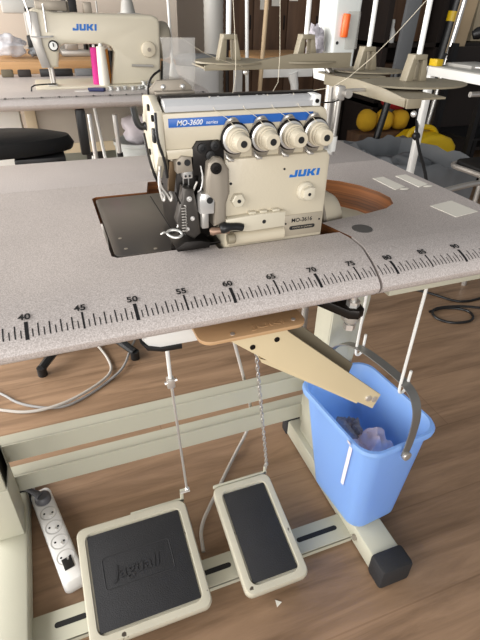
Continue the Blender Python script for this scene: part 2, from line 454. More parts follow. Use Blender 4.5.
# ------------------------------------------------------------------ the overlock machine
om = thing('overlock_machine', 'cream overlock sewing machine with four tension dials and blue stripe, sunk into the table', 'sewing machine', (68, 18, .6))
def JUKI(mb, x0, z0, h, w, y, d):
    # wide slab letters drawn as polygons, unit height
    L = [ [(.0, .0), (.92, .0), (1.02, .12), (1.02, 1), (.66, 1), (.66, .3), (.36, .3), (.36, .42), (.0, .42)],
          [(1.16, 1), (1.52, 1), (1.52, .3), (1.86, .3), (1.86, 1), (2.22, 1), (2.22, .12), (2.1, 0), (1.28, 0), (1.16, .12)],
          [(2.36, 0), (2.72, 0), (2.72, .36), (2.84, .36), (3.1, 0), (3.56, 0), (3.2, .5), (3.54, 1), (3.1, 1), (2.86, .64), (2.72, .64), (2.72, 1), (2.36, 1)],
          [(3.7, 0), (4.06, 0), (4.06, 1), (3.7, 1)] ]
    for p in L:
        mb.prism([(x0 + (u + .12 * v) / 4.18 * w, z0 + v * h) for u, v in p], 'y', y - d, y)
# lower body
b = MB()
b.prism([(62.4, -5), (75.5, -5), (75.5, 10.3), (75.1, 10.9), (62.4, 10.9)], 'y', 9.6, 25, .35)
b.box(58, 77, 11, 30, -6.5, -1.2, .3)
b.build('lower_body', M_cream, om)
# upper head with rounded shoulder
b = MB()
hp = [(56.1, 12.0), (61.8, 12.0), (62.4, 10.6), (74.6, 10.6), (74.9, 11), (74.9, 14.6), (74.6, 15.4), (73.9, 15.7), (56.0, 15.7)]
b.prism(hp, 'y', 10.2, 14.6, .3); b.box(56.4, 74.8, 13, 24, 9, 13.6, .4)
b.prism([(56.3, 11.2), (61.6, 11.4), (62.4, 12.2), (56.1, 12.2)], 'y', 9.95, 22, .15)
b.prism([(57.2, 9.6), (61.0, 9.9), (61.4, 11.4), (56.6, 11.3)], 'y', 11.2, 23, .15)
b.build('head', M_cream, om)
s = MB().box(56.55, 72.9, 10.05, 10.3, 14.35, 15.2, .03).build('blue_stripe', M_blue, om, 'blue strip with white lettering')
t = MB(); t.text('MO-3600', .72, TR(57.35, 10.04, 14.53) @ FRONT, .01, .012, .25, 2.75)
t.text('series', .5, TR(60.45, 10.04, 14.55) @ FRONT, .01, .0, .2, 1.3); t.build('lettering', M_lett, s, smooth=0)
t = MB(); JUKI(t, 70.3, 8.25, .8, 3.95, 9.6, .03); t.build('logo_lettering', M_logo, om, smooth=0)
# top: bright rail, black strip, rear cover
b = MB(); b.prism([(10.4, 15.75), (11.8, 15.75), (12.0, 16.4), (11.6, 16.85), (10.8, 16.75), (10.35, 16.3)], 'x', 56.3, 73.6, .05)
rail = b.build('top_rail', mat('silver_paint', (226, 226, 226), .22, metal=.45, var=.03), om)
MB().box(72.9, 73.8, 10.25, 12.1, 15.7, 16.9, .12).build('rail_end', M_white, rail)
MB().cyl((73.3, 10.1, 16.25), (73.3, 10.3, 16.25), .22, seg=12).build('screw', M_dark, rail)
b = MB(); b.box(56.3, 74.2, 11.9, 13.2, 16.2, 17.0, .12)
strip = b.build('thread_guide_strip', M_dark, om)
for x in (61.5, 62.4, 66.8, 67.6, 73.2):
    MB().cyl((x, 11.8, 16.7), (x, 12.0, 16.7), .18, seg=10).build('screw', M_steel, strip)
b = MB(); b.box(56.4, 74.2, 13.0, 15.2, 15.4, 16.3, .2); b.build('top_cover', M_tray, om)
b = MB(); b.prism([(55.6, 15.6), (60.6, 15.6), (60.3, 17.5), (59.4, 18.2), (56.6, 18.1), (55.7, 17.2)], 'y', 14.6, 15.2, .08)
b.box(56.2, 60.4, 13.6, 15, 16.9, 17.15, .05)
tp = b.build('thread_tension_plate', M_grey, om)
for x in (57.2, 59.3):
    MB().ball((x, 14.5, 17.5), .28).build('screw', M_steel, tp)
MB().tube([(55.7, 14.6, 16.2), (55.5, 14.4, 17.6), (56.1, 14.4, 18.6), (57, 14.5, 19.1)], .12, 6, smooth=2).build('guide_wire', M_dark, tp)
# clear shield standing behind the guide plate
def shield(u, v):
    x = 57.6 + 3.4 * u + .25 * math.sin(v * 2.5); z = 16.9 + 5.0 * v
    return (x + (.25 if v > .9 else 0) * (u - .5), 16.4 + .25 * math.cos(u * PI), z)
MB().sheet(shield, 10, 8, .12).build('clear_shield', M_clear, om, 'clear plastic eye shield')
# left side cover and lever
b = MB(); b.prism([(9.9, 11.6), (12.5, 8.6), (14.6, 8.8), (16.6, 13), (16.2, 16.6), (13, 17), (10.4, 15.9)], 'x', 55.2, 56.1, .18)
sd = b.build('side_cover', M_cream3, om)
for (y, z) in ((10.8, 15.2), (12.6, 15.9), (13.8, 11.2)):
    MB().cyl((55.0, y, z), (55.3, y, z), .34, seg=14).build('screw', M_dark, sd)
MB().tube([(55.2, 9.75, 15.9), (55.2, 9.7, 13.2), (55.9, 10.0, 11.3), (56.2, 10.6, 9.2)], .16, 6, smooth=2).build('seal', M_blk, sd)
MB().box(54.9, 55.3, 10.2, 10.9, 12.9, 14.3, .1).build('latch', M_blk, sd)
b = MB(); b.tube([(55.2, 15.2, 13.6), (54.6, 15.2, 13.5), (54.2, 15.2, 14.1), (54.0, 15.2, 15.6)], [.45, .5, .48, .38], 10, smooth=2)
b.build('release_lever', M_blk, om)
MB().tube([(54.6, 13.6, 13.2), (54.7, 12.4, 11), (55.2, 11.8, 8.6), (55.8, 11.4, 8.2)], .16, 6, smooth=2).build('cover_rod', M_dark, om)
# tension dials
for x, zc in ((63.65, 12.95), (66.95, 12.95), (70.2, 12.97), (73.3, 13.0)):
    d = MB()
    d.prism([(x - 1.2, zc - 2.1), (x + .5, zc - 2.1), (x + .9, zc - 1.4), (x + .9, zc + 1.2), (x + .2, zc + 2.0), (x - .9, zc + 1.9), (x - 1.3, zc + 1.1)], 'y', 10.0, 10.25, .04)
    dial = d.build('tension_dial', M_grey, om)
    MB().lathe([(1.62, 0), (1.68, .12), (1.6, .3), (1.3, .36)], (x, 10.0, zc), (0, -1, 0), 28).build('tension_disc', M_dark, dial)
    MB().lathe([(1.25, .25), (1.45, .3), (1.5, .42), (1.2, .5)], (x, 9.95, zc), (0, -1, 0), 28).build('tension_disc', M_steel, dial)
    MB().lathe([(1.104, .4), (1.251, .5), (1.288, .8), (1.251, 1.1), (1.049, 1.16), (1.049, 1.24), (1.104, 1.3), (1.086, 1.55), (0.920, 1.6), (0.975, 1.7), (1.012, 1.76), (0.975, 2.0), (0.902, 2.1), (0.874, 2.6), (0.791, 2.72), (0.331, 2.74), (0.313, 2.4)], (x, 9.95, zc), (0, -1, 0), 32).build('dial_knob', M_cream2, dial)
    MB().cyl((x, 7.7, zc), (x, 7.16, zc), .36, seg=16).build('dial_hole', M_blk, dial)
    g = MB(); g.tube([(x - 1.1, 10.0, zc + 1.3), (x - 1.0, 9.5, zc + 1.9), (x - .5, 9.4, zc + 2.1), (x - .1, 9.7, zc + 2.0)], .16, 6, smooth=1)
    g.build('thread_guide', M_brush, dial)
    g = MB(); g.tube([(x - 1.0, 10.0, zc - 1.6), (x - .9, 9.4, zc - 2.0), (x - .3, 9.4, zc - 2.15)], .17, 6, smooth=1); g.ball((x - .7, 9.6, zc - 2.1), .26); g.build('lower_guide', M_brush, dial)
# front knobs and plate
b = MB(); b.lathe([(1.15, 0), (1.1, .35), (.85, .55)], (72.5, 9.55, 6.5), (0, -1, 0), 20)
b.prism([(71.8, 6.0), (72.2, 5.7), (72.9, 5.7), (73.3, 6.0), (73.3, 7.1), (72.6, 7.2), (71.9, 6.9)], 'y', 8.4, 9.5, .12)
k = b.build('cover_knob', M_cream3, om); MB().cyl((72.55, 8.42, 6.4), (72.55, 8.36, 6.4), .2, seg=10).build('screw_hole', M_ink, k)
b = MB(); b.lathe([(.85, 0), (.82, .5), (.7, .6)], (63.9, 9.55, 6.3), (0, -1, 0), 6); k = b.build('hex_nub', M_cream3, om)
MB().cyl((63.9, 8.96, 6.3), (63.9, 8.88, 6.3), .22, seg=10).build('screw_hole', M_ink, k)
MB().cyl((63.1, 9.6, 8.2), (63.1, 9.54, 8.2), .16, seg=10).build('screw_hole', M_ink, om)
MB().cyl((69.6, 9.6, 9.3), (69.6, 9.54, 9.3), .13, seg=10).build('screw_hole', M_ink, om)
b = MB().box(69.9, 75.2, 9.5, 9.62, .9, 3.65, .03).build('model_plate', M_tag, om)
t = MB(); t.text('MO-3616', .72, TR(71.0, 9.49, 2.68) @ FRONT, .01, .015, 0, 2.8)
t.prism(rrect(3.5, .5, .24, 4, 72.55, 1.95), 'y', 9.46, 9.5)
for x, z in ((70.25, 2.6), (74.85, 2.7)): t.cyl((x, 9.5, z), (x, 9.44, z), .12, seg=8)
t.build('plate_lettering', M_ink, b, smooth=0)
t = MB(); t.text('MADE IN JAPAN', .3, TR(71.2, 9.455, 1.86) @ FRONT, .004, .0, 0, 2.7); t.build('plate_text', M_tag, b, smooth=0)
# looper cover and bed
b = MB(); b.prism([(62.2, 3.0), (65.2, 2.55), (69.8, 2.65), (69.8, 4.5), (66.5, 4.6), (62.3, 4.4)], 'y', 8.7, 9.7, .2)
k = b.build('looper_cover', M_cream3, om); MB().cyl((67.0, 8.75, 3.6), (67.0, 8.66, 3.6), .24, seg=12).build('screw_hole', M_ink, k)
for x in (65.2, 66.6, 68.2): MB().box(x, x + .9, 9.0, 9.6, 4.55, 4.8, .06).build('cover_hinge', M_cream3, k)
b = MB(); b.cyl((62.8, 9.9, 1.5), (70, 9.9, 1.5), .9, seg=20); b.box(62.6, 70, 9.6, 10.4, .7, 2.6, .1)
b.build('bed_cylinder', M_cream, om)
MB().lathe([(.55, 0), (.6, .1), (.6, .8), (.5, .9)], (62.6, 9.1, 1.8), (1, 0, 0), 16).build('cover_pin', M_tray, om)
MB().tube([(61.5, 8.6, 3.4), (62.4, 8.5, 3.6), (63.6, 8.5, 3.5), (64.2, 8.5, 3.3)], [.45, .6, .6, .45], 12, smooth=1).build('presser_lever', M_blk, om)
MB().tube([(60.4, 9, 3.05), (61.5, 8.7, 3.2), (62.6, 8.7, 3.1)], [.35, .5, .4], 10, smooth=1).build('copper_guide', mat('copper_tone', (150, 122, 104), .4, metal=.5), om)
# needle area
b = MB(); b.prism([(58.9, 9.4), (60.2, 9.2), (62.4, 9.0), (62.4, 12.6), (61.8, 12.9), (59.4, 12.9), (58.9, 12.2)], 'y', 9.9, 13, .12)
b.box(57.4, 62.2, 11.9, 20, 1.2, 10.6, .2)
cav = b.build('needle_housing', M_dark, om)
for (x, z) in ((59.9, 12.2), (61.3, 12.4), (60.8, 11.4)): MB().lathe([(.5, 0), (.5, .3), (.25, .34), (.22, .2)], (x, 9.9, z), (0, -1, 0), 16).build('bearing', M_blk, cav)
b = MB(); b.prism([(60.1, 9.0), (60.3, 10.8), (61.1, 11.4), (61.9, 11.2), (62.7, 10), (62.8, 7.4), (62.4, 6.2), (62.4, 4), (60.9, 3.6), (61.0, 6.4), (60.1, 7.4)], 'y', 8.8, 11.4, .4, 3)
cast = b.build('arm_casting', M_grey, om)
MB().lathe([(.62, 0), (.6, .25), (.3, .28), (.28, .1)], (61.1, 8.8, 10.3), (0, -1, 0), 18).build('pivot', M_dark, cast)
b = MB(); b.prism([(57.1, 9.8), (58.8, 9.9), (58.7, 11.4), (57.6, 11.6), (57.0, 11)], 'y', 9.6, 12, .1)
k = b.build('clamp_block', M_grey, om); MB().cyl((58.2, 9.62, 10.9), (58.2, 9.5, 10.9), .34, seg=14).build('screw', M_blk, k)
MB().cyl((57.3, 9.62, 10.9), (57.3, 9.5, 10.9), .2, seg=10).build('screw', M_blk, k)
MB().cyl((58.3, 12.6, 2.6), (58.3, 12.6, 10.2), .5, seg=16).build('needle_bar', M_brush, om)
b = MB(); b.box(57.85, 58.95, 10.3, 11.4, 8.95, 10.2, .12); k = b.build('needle_clamp', M_steel, om)
for x in (58.15, 58.6): MB().cyl((x, 10.32, 9.25), (x, 10.25, 9.25), .13, seg=8).build('screw_hole', M_ink, k)
for x in (58.1, 58.7): MB().cyl((x, 11.6, .8), (x, 11.2, 9), .07, seg=6).build('needle', M_steel, om)
MB().cyl((60.0, 10.6, 4.6), (60.0, 10.6, 11), .38, seg=14).build('presser_bar', M_dark, om)
MB().tube([(59.7, 9.8, 10.4), (59.9, 9.6, 9.2), (59.7, 9.6, 7.9), (59.3, 9.7, 7.6)], .09, 6, smooth=1).build('thread_take_up', M_steel, om)
b = MB(); b.prism([(59.3, 5.3), (60.9, 5.2), (61.0, 7.4), (59.5, 7.6), (59.3, 7.0)], 'y', 8.9, 10.4, .1); k = b.build('chrome_block', M_steel, om)
MB().cyl((60.4, 8.92, 6.8), (60.4, 8.8, 6.8), .36, seg=16).build('screw', M_blk, k)
MB().box(59.5, 60.3, 9.0, 9.8, 3.5, 5.4, .1).build('presser_spring', M_brush, om)
b = MB(); b.prism([(56.8, 4.4), (57.3, 3.0), (58.8, 2.0), (59.6, 2.6), (59.4, 5.2), (58.9, 7.9), (57.7, 8.2), (57.4, 6.4)], 'y', 9.8, 11.4, .25, 3); fh = b.build('foot_holder', mat('worn_dark_steel', (74, 70, 66), .38, metal=.5, var=.4, vscale=60), om)
for x, z, rr in ((58.3, 6.9, .3), (58.6, 4.6, .26), (58.0, 3.4, .22)): MB().lathe([(rr, 0), (rr, .2), (rr * .45, .22), (rr * .4, .08)], (x, 9.85, z), (0, -1, 0), 12).build('screw', M_steel, fh)
MB().tube([(57.6 + .26 * math.cos(k * 1.05), 9.5 + .26 * math.sin(k * 1.05), 3.2 + k * .055) for k in range(56)], .07, 5).build('spring', M_brush, fh)
b = MB(); b.prism([(56.6, .95), (60.4, .95), (60.6, 1.6), (59.4, 2.0), (57.6, 2.1), (56.4, 1.4)], 'y', 9.2, 12.8, .12); b.build('presser_foot', M_dark, om)
MB().tube([(55.7, 9.6, 3.0), (56.4, 9.2, 2.7), (57.3, 9.3, 2.9), (57.1, 9.8, 3.3), (56.2, 10.2, 3.4), (55.6, 10.0, 3.2)], .16, 8, closed=True, smooth=2).build('chain_guide_loop', M_zinc, om)
MB().tube([(54.9, 9.9, 3.1), (55.3, 9.8, 3.4), (55.7, 9.8, 3.1)], .1, 6, smooth=2).build('loop_end', M_zinc, om)
for x, z in ((55.4, 7.2), (56.2, 7.1)):
    MB().tube([(55.6, 11, 10.4), (55.2, 10.6, 8.6), (x, 10.4, z), (x + .15, 10.2, z - .5), (x + .35, 10.2, z + .1), (x + .1, 10.4, z + .6)], .14, 6, smooth=2).build('looper_thread_hook', M_brush, om)
MB().prism([(56.3, 7.6), (57.0, 7.4), (57.5, 10.6), (56.6, 10.8)], 'y', 11.0, 11.6, .1).build('brass_arm', mat('dark_brass', (84, 66, 44), .4, metal=.6), om)
MB().cyl((57.0, 10.5, 3.4), (59.4, 10.2, 8.6), .12, seg=8).build('lift_wire', M_brush, om)
MB().cyl((56.9, 10.2, 7.6), (58.6, 10.1, 2.8), .1, seg=8).build('lift_wire', M_dark, om)
# cloth plate
b = MB(); b.prism(rrect(12.4, 20.1, 1.0, 4, 55.9, 21.05), 'z', -.2, .56, .04); b.build('cloth_plate', M_plate, om, 'dark grey metal cloth plate')
MB().prism([(56.2, 10.9), (62.3, 10.9), (62.3, 13.8), (56.8, 13.6)], 'z', .5, .8, .05).build('needle_plate', M_dark, om)
MB().box(57.6, 57.72, 13.6, 30, .55, .6).build('plate_joint', M_ink, om)
for (x, y) in ((51.2, 12.8), (51.0, 16), (54.5, 11.8)): MB().cyl((x, y, .55), (x, y, .6), .22, seg=10).build('screw', M_grey, om)
# handwheel side
b = MB(); b.box(75.3, 77.9, 13.7, 21, -3.5, 5.6, .8, 3); b.build('pulley_cover', M_cream2, om)
b = MB(); b.lathe([(4.4, 0), (4.7, .15), (4.7, .5), (4.4, .6)], (78.3, 18.5, -1.3), (1, 0, 0), 32, 1)
b.lathe([(4.2, .5), (4.4, .8), (4.2, 2.4), (3.4, 3.8), (2, 4.3)], (78.3, 18.5, -1.3), (1, 0, 0), 32); b.build('handwheel', [M_cream2, M_grey], om)
MB().cyl((76, 18.5, -1.3), (79, 18.5, -1.3), 1.2).build('shaft', M_grey, om)
# under the table: bracket, mounts, lever
b = MB(); b.prism([(58, 8), (69, 7.5), (73, 5.5), (75.5, .9), (76.6, .4), (77.6, .9), (77.8, 2.2), (76.5, 5.5), (76.5, 14), (58, 14)], 'z', -7.2, -5.9, .2)
br = b.build('base_bracket', M_dark, om)
MB().lathe([(.8, 0), (1.15, .5), (1.2, 1.3), (1.0, 1.5)], (76.55, 1.9, -8.3), (0, 0, 1), 24).build('rubber_mount', M_zinc, br)
b = MB(); b.cyl((76.55, 1.9, -9.4), (76.55, 1.9, -3.7), .42, seg=14); b.cyl((76.55, 1.9, -5.9), (76.55, 1.9, -5.2), .85, seg=6); b.cyl((76.55, 1.9, -9.3), (76.55, 1.9, -8.5), .8, seg=6); b.build('mount_bolt', M_steel, br)
b = MB(); b.box(60, 74, 7.4, 7.9, -7.4, -3.7, .05)
k = b.build('base_rail', M_dark, om)
for x in (70.6, 71.7, 72.8): MB().cyl((x, 7.42, -5.4), (x, 7.36, -5.4), .22, seg=10).build('screw_hole', M_ink, k)
b = MB(); b.box(58, 78, 9, 30, -8.6, -5.8, .5); b.build('oil_pan', M_grey, om)
b = MB(); b.prism([(51.0, -8.0), (51.6, -8.9), (53, -9.4), (58.5, -9.5), (58.5, -7.6), (52, -7.2)], 'y', 5.6, 9.2, .3)
lv = b.build('treadle_lever', M_white, om); MB().prism([(50.7, -8.1), (51.4, -9.3), (53.2, -9.9), (55.6, -10.0), (55.6, -9.4), (53, -9.3), (51.5, -8.7)], 'y', 5.4, 9.4, .1).build('lever_pad', M_blk, lv)
# waste chute bolted below the machine
ch = thing('waste_chute', 'cream waste chute with tan embossed lip, hanging below the table front towards the blue bucket', 'chute', (66, 3, -27))
b = MB(); b.prism(rrect(13.2, 6.0, 1.5, 5, 63.1, 3.3), 'z', -6.5, -6.0, .12)
lip = b.build('lip_plate', M_lip, ch, 'tan lip plate with raised lettering')
t = MB(); t.text('JUKI', 1.1, TR(63.0, 1.2, -6.0), .05, .03, 0, 4.2); t.build('lettering', M_lip, lip, smooth=0)
for x, y in ((60.4, .5), (68.2, 1.0)): MB().cyl((x, y + .5, -6.02), (x, y + .5, -5.9), .26, seg=10).build('rivet', M_steel, lip)
MB().box(59.6, 66.0, 3.8, 5.9, -6.1, -5.92, .05).build('throat', M_shelf, lip)
b = MB(); b.prism([(58.6, -6.4), (67.9, -6.4), (68.2, -8.4), (85.0, -23.9), (84.0, -26.4), (74, -18.9), (66, -12.6)], 'y', 2.6, 3.0, .06)
fw = b.build('front_wall', M_chute, ch)
for x, z in ((63.6, -9.7), (66.8, -9.3)): MB().cyl((x, 2.62, z), (x, 2.5, z), .36, seg=14).build('screw_hole', M_dark, fw)
for x, z in ((82.8, -23.9), (83.9, -24.4)): MB().lathe([(.55, 0), (.5, .2), (.2, .25)], (x, 2.6, z), (0, -1, 0), 16).build('rivet', M_steel, fw)
b = MB(); b.prism([(66, -6.4), (69.6, -6.4), (70.0, -8.8), (81.8, -20.0), (81.0, -23.2), (72, -16)], 'y', 6.4, 6.8, .06); b.build('back_wall', M_tray, ch)
b = MB(); b.prism([(64.8, -12), (66, -12.6), (81.2, -24.3), (81.0, -24.6), (74, -19.3), (65, -12.6)], 'y', 2.8, 6.6); b.build('chute_floor', M_chute, ch)

# ------------------------------------------------------------------ pedals, rods, strip
def pedal(name, x0, x1, y0, y1, zf, zb, label, textstr=None):
    p = thing(name, label, 'pedal', ((x0 + x1) / 2, (y0 + y1) / 2, -75.9), 'treadle pedals on the base bar')
    w, d = x1 - x0, y1 - y0
    ang = math.atan2(zb - zf, d); M = TR((x0 + x1) / 2, (y0 + y1) / 2, (zf + zb) / 2) @ Matrix.Rotation(ang, 4, 'X')
    dl = math.hypot(d, zb - zf)
    b = MB(); b.loft([[(*q, z) for q in rrect(w - i, dl - i, 1.6, 5)] for i, z in ((.6, -2.6), (.1, -2.2), (0, -.6), (.5, -.1), (1.4, 0), (3.0, 0), (3.3, -.45))])
    b.xform(M).build('pedal_plate', M_pedal, p)
    b = MB(); b.prism(rrect(w - 3.9, dl - 4.2, .3, 3), 'z', -.5, -.2, .06); pad = b.xform(M).build('rubber_pad', M_rub, p)
    if textstr:
        t = MB(); t.text(textstr, 3.4, TR(-5.6, -.6, -.2), .14, .05, .15, 9.6)
        pw = rrect(13.5, 6.0, .6, 3, -.6, .8)
        t.tube([(u, v, -.2) for u, v in pw], .09, 4, closed=True)
        t.xform(M).build('raised_lettering', M_rub, pad, smooth=0)
    b = MB()
    for sx in (-1, 1): b.box(sx * w * .3 - .4, sx * w * .3 + .4, -1.2, 1.8, -4.4, -2.2, .1)
    zb2 = (zf + zb) / 2
    MB().box((x0 + x1) / 2 - 3, (x0 + x1) / 2 + 3, 10.5, 13.8, -74.15, zb2 - 2.0, .2).build('pedal_hinge', M_frame, p)
    return p, M
p1, Mp1 = pedal('foot_pedal', 35.7, 58.7, 4.2, 25.6, -71.2, -66.0, 'large square treadle pedal with black rubber pad, left of the two', 'Jaguall')
p2, Mp2 = pedal('foot_pedal', 65.2, 78.9, 3.2, 25.9, -71.2, -66.0, 'small narrow treadle pedal with black rubber pad, right of the two')
b = MB(); b.box(47, 58.6, 25.5, 26.0, -67.2, -66.3, .05); b.box(57.9, 58.6, 25.5, 26.0, -67, -63.6, .05); b.box(57.9, 59.5, 25.5, 26.0, -64.2, -63.4, .05); b.build('pull_bracket', M_frame, p1)
b = MB(); b.box(65.6, 78.6, 26.0, 26.4, -66.9, -66.0, .05); b.box(77.9, 78.5, 26.0, 26.4, -66.6, -64.2, .05); b.build('pull_bracket', M_frame, p2)
rod = thing('pedal_rod', 'thin steel pull rod hanging from the lever down to the large pedal', 'rod', (59.4, 25.6, -64))
MB().cyl((59.4, 25.6, -63), (57.75, 25.6, -32), .26, seg=10).build('lower_rod', M_steel, rod)
MB().cyl((57.75, 25.6, -33), (57.1, 25.6, -9), .36, seg=10).build('upper_rod', M_white, rod)
b = MB(); b.box(57.0, 58.4, 24.9, 26.2, -33.4, -31.4, .15); b.cyl((56.6, 25.5, -32.4), (58.9, 25.5, -32.0), .3, seg=8); b.build('clamp', M_steel, rod)
b = MB(); b.ball((59.5, 25.6, -63.4), .55); b.cyl((58.0, 25.4, -63.8), (60.0, 25.4, -63.8), .32, seg=8); b.build('ball_joint', M_steel, rod)
b = MB(); N_ = 44
for i in range(N_):
    t_ = i / (N_ - 1); x = 73.4 + (78.2 - 73.4) * t_; z = -22.5 + (-62.5 + 22.5) * t_; a = (i % 2) * PI / 2
    L_ = []
    for k in range(10):
        u = 2 * PI * k / 10; ex, ez = .3 * math.cos(u), .68 * math.sin(u)
        L_.append((x + ex * math.cos(a), 25.6 + ex * math.sin(a), z + ez))
    b.tube(L_, .11, 5, closed=True)
b.tube([(78.1, 25.6, -62.2), (78.7, 25.6, -63), (78.2, 25.6, -63.8), (77.7, 25.6, -63.2)], .16, 6, closed=True, smooth=1)
b.tube([(78.0, 25.6, -63.4), (78.5, 25.8, -64.6), (78.2, 26.0, -65.2)], .16, 6, smooth=1)
b.build('pull_chain', M_brush, None, 'thin link chain hanging down to the small pedal', 'chain')

# hanging white cable behind the crossbars
MB().tube([(72.5, 46.5, -5), (73.6, 47, -25), (80, 47, -52), (83.5, 46.8, -68), (82.8, 47.4, -74.6), (75, 39.3, -75.3), (66.5, 29.4, -75.3), (61.4, 23.4, -75.3), (60.5, 17.5, -75.3)], .42, 8, smooth=3).build('white_cable', M_cablew, None, 'white cable hanging behind the crossbars and running to the floor between the pedals', 'cable')

ps = thing('power_strip', 'white five-socket power strip lying on the floor beside the large pedal', 'power strip', (31, 31, -76))
PA, PB = Vector((27.9, 43.8, 0)), Vector((34.0, 18.9, 0)); D = (PB - PA); plen = D.length
Mps = Matrix.Translation((PA + PB) / 2 + Vector((0, 0, -76))) @ Matrix.Rotation(math.atan2(D.y, D.x), 4, 'Z')
b = MB(); b.loft([[(*q, z) for q in rrect(plen - i, 4.6 - i, 1.2, 5)] for i, z in ((0, 0), (0, 3.0), (.4, 3.7), (1.4, 4.0))]); b.xform(Mps).build('strip_body', M_strip, ps)
def locp(x, y, z): return Mps @ Vector((x, y, z))
for i in range(5):
    sx = -plen / 2 + 3.7 + i * 4.1
    b = MB(); b.lathe([(1.85, 0), (1.85, .06), (1.62, .08), (1.5, .02)], (sx, 0, 3.96), (0, 0, 1), 24); so = b.xform(Mps).build('socket', M_sock, ps)
    b = MB()
    for dy in (-.85, .85): b.cyl((sx + dy * .3, dy, 3.98), (sx + dy * .3, dy, 4.04), .24, seg=10)
    b.xform(Mps).build('socket_hole', M_ink, so)
    b = MB(); b.cyl((sx + .8, .3, 3.9), (sx + .8, .3, 4.6), .22, seg=10); b.xform(Mps).build('earth_pin', M_steel, so)
b = MB(); b.box(plen / 2 - 5.2, plen / 2 - 2.6, -1.0, 1.0, 3.9, 4.25, .1); b.xform(Mps).build('switch', M_blk, ps)
pg = thing('power_plug', 'dark grey plug in the end socket of the power strip', 'plug', (28.8, 40.4, -71.9))
b = MB(); b.lathe([(1.75, 0), (1.8, .4), (1.7, 1.2), (1.3, 1.6)], (28.85, 40.2, -71.85), (0, 0, 1), 24); b.build('plug_body', M_plug, pg)
b = MB(); b.tube([(28.4, 40.4, -70.6), (26.8, 41.8, -69.9), (25.0, 43.2, -69.6), (24.0, 44.0, -69.5)], [1.1, .9, .7, .55], 10, smooth=1); b.build('strain_relief', M_plug, pg)
b = MB(); b.tube([(24.0, 44.0, -69.5), (23, 46.2, -69.2), (21, 47.5, -71), (17, 48.5, -74), (8, 50, -75.5)], .38, 8, smooth=2); b.build('plug_cord', M_plug, pg)
def adapter():
    b = MB(); b.box(23.0, 26.4, 46.8, 50, -76, -72.6, .3); b.build('plug_adapter', M_strip, None, 'small white block standing behind the left foot of the table', 'adapter')
adapter()

# ------------------------------------------------------------------ blue bucket hanging on hooks
bk = thing('bucket', 'translucent blue plastic bucket with steel bail hanging at the right foot of the table', 'bucket', (97, 17, -70.4))
rot = math.radians(6)
def ring(w, d, r, cx, cy, z, n=6):
    return [(cx + x * math.cos(rot) - y * math.sin(rot), cy + x * math.sin(rot) + y * math.cos(rot), z) for x, y in rrect(w, d, r, n)]
def bring(t, g=0):
    return ring(12.6 + (17.0 - 12.6) * t - g, 16.5 + (22.6 - 16.5) * t - g, 3.0 + .6 * t, 97 - .8 * t, 16.8 + 1.4 * t, -70.2 + 26.8 * t)
b = MB(); L_ = []
for t_ in (.0, .012, .05, .2, .4, .6, .8, .96): L_.append(bring(t_, .8 if t_ == 0 else 0))
def rim(g, z): return ring(17.0 + g, 22.6 + g, 3.8, 96.2, 18.2, z)
L_ += [rim(-.1, -44.2), rim(1.5, -44.3), rim(1.7, -43.5), rim(1.2, -43.0), rim(.2, -43.0)]
for t_ in (.97, .8, .5, .2, .04): L_.append(bring(t_, .7))
b.loft(L_, cap0=True, cap1=True)
bo = b.build('bucket_body', M_bucket, bk)
def bl(x, y, z=0):
    c = Vector((96.2 + x * math.cos(rot) - y * math.sin(rot), 18.2 + x * math.sin(rot) + y * math.cos(rot), z)); return c
hp_ = [bl(-.6, -12.6, -45), bl(-.6, -12.9, -40.5), bl(-.5, -12.7, -34.5), bl(-.3, -10.2, -31.2), bl(-.2, -4, -30.9), bl(-.8, 4, -31.0), bl(-1.8, 8.6, -32.6), bl(-2.6, 11.6, -37.6), bl(-2.8, 12.3, -41.5), bl(-2.8, 12.4, -45)]
b = MB()
P_ = [Vector(p) for p in hp_]
for _ in range(3):
    Q = [P_[0]]
    for a, c in zip(P_, P_[1:]): Q += [a * .75 + c * .25, a * .25 + c * .75]
    Q.append(P_[-1]); P_ = Q
side = Vector((math.cos(rot), math.sin(rot), 0)); loops = []
for i, p in enumerate(P_):
    d = (P_[min(i + 1, len(P_) - 1)] - P_[max(i - 1, 0)]).normalized(); nn = d.cross(side).normalized()
    loops.append([p + side * .95 + nn * .1, p + side * .6 + nn * .32, p - side * .6 + nn * .32, p - side * .95 + nn * .1, p - side * .95 - nn * .12, p + side * .95 - nn * .12])
b.loft(loops); bail = b.build('bail', mat('grey_steel_bail', (140, 138, 134), .35, metal=.6), bk, 'flat steel bail handle')
for yy, xx in ((-12.6, -.6), (12.4, -2.8)):
    q = bl(xx, yy, -45); d = bl(xx, yy + (-.9 if yy < 0 else .9), -45)
    MB().cyl(q, d, .95, seg=18, bev=.2).build('bail_pivot', M_brush, bail)
# the two hooks
def hook(x, y, zb, label):
    b = MB(); b.tube([(x, y, -3.7), (x, y, zb + .6), (x + .1, y, zb - 1.2), (x + .9, y + .1, zb - 1.7), (x + 1.7, y + .1, zb - 1.0), (x + 1.75, y + .1, zb + 3.2)], .27, 8, smooth=2)
    b.build('hook_rod', M_white, None, label, 'hook', 'white hooks the bucket hangs from')
hook(95.9, 10.2, -31.9, 'long white hook rod holding the bucket bail nearer the front, right of the ruler seam')
hook(94.6, 22.6, -32.0, 'white hook rod holding the bucket bail at the back, next to the table leg')
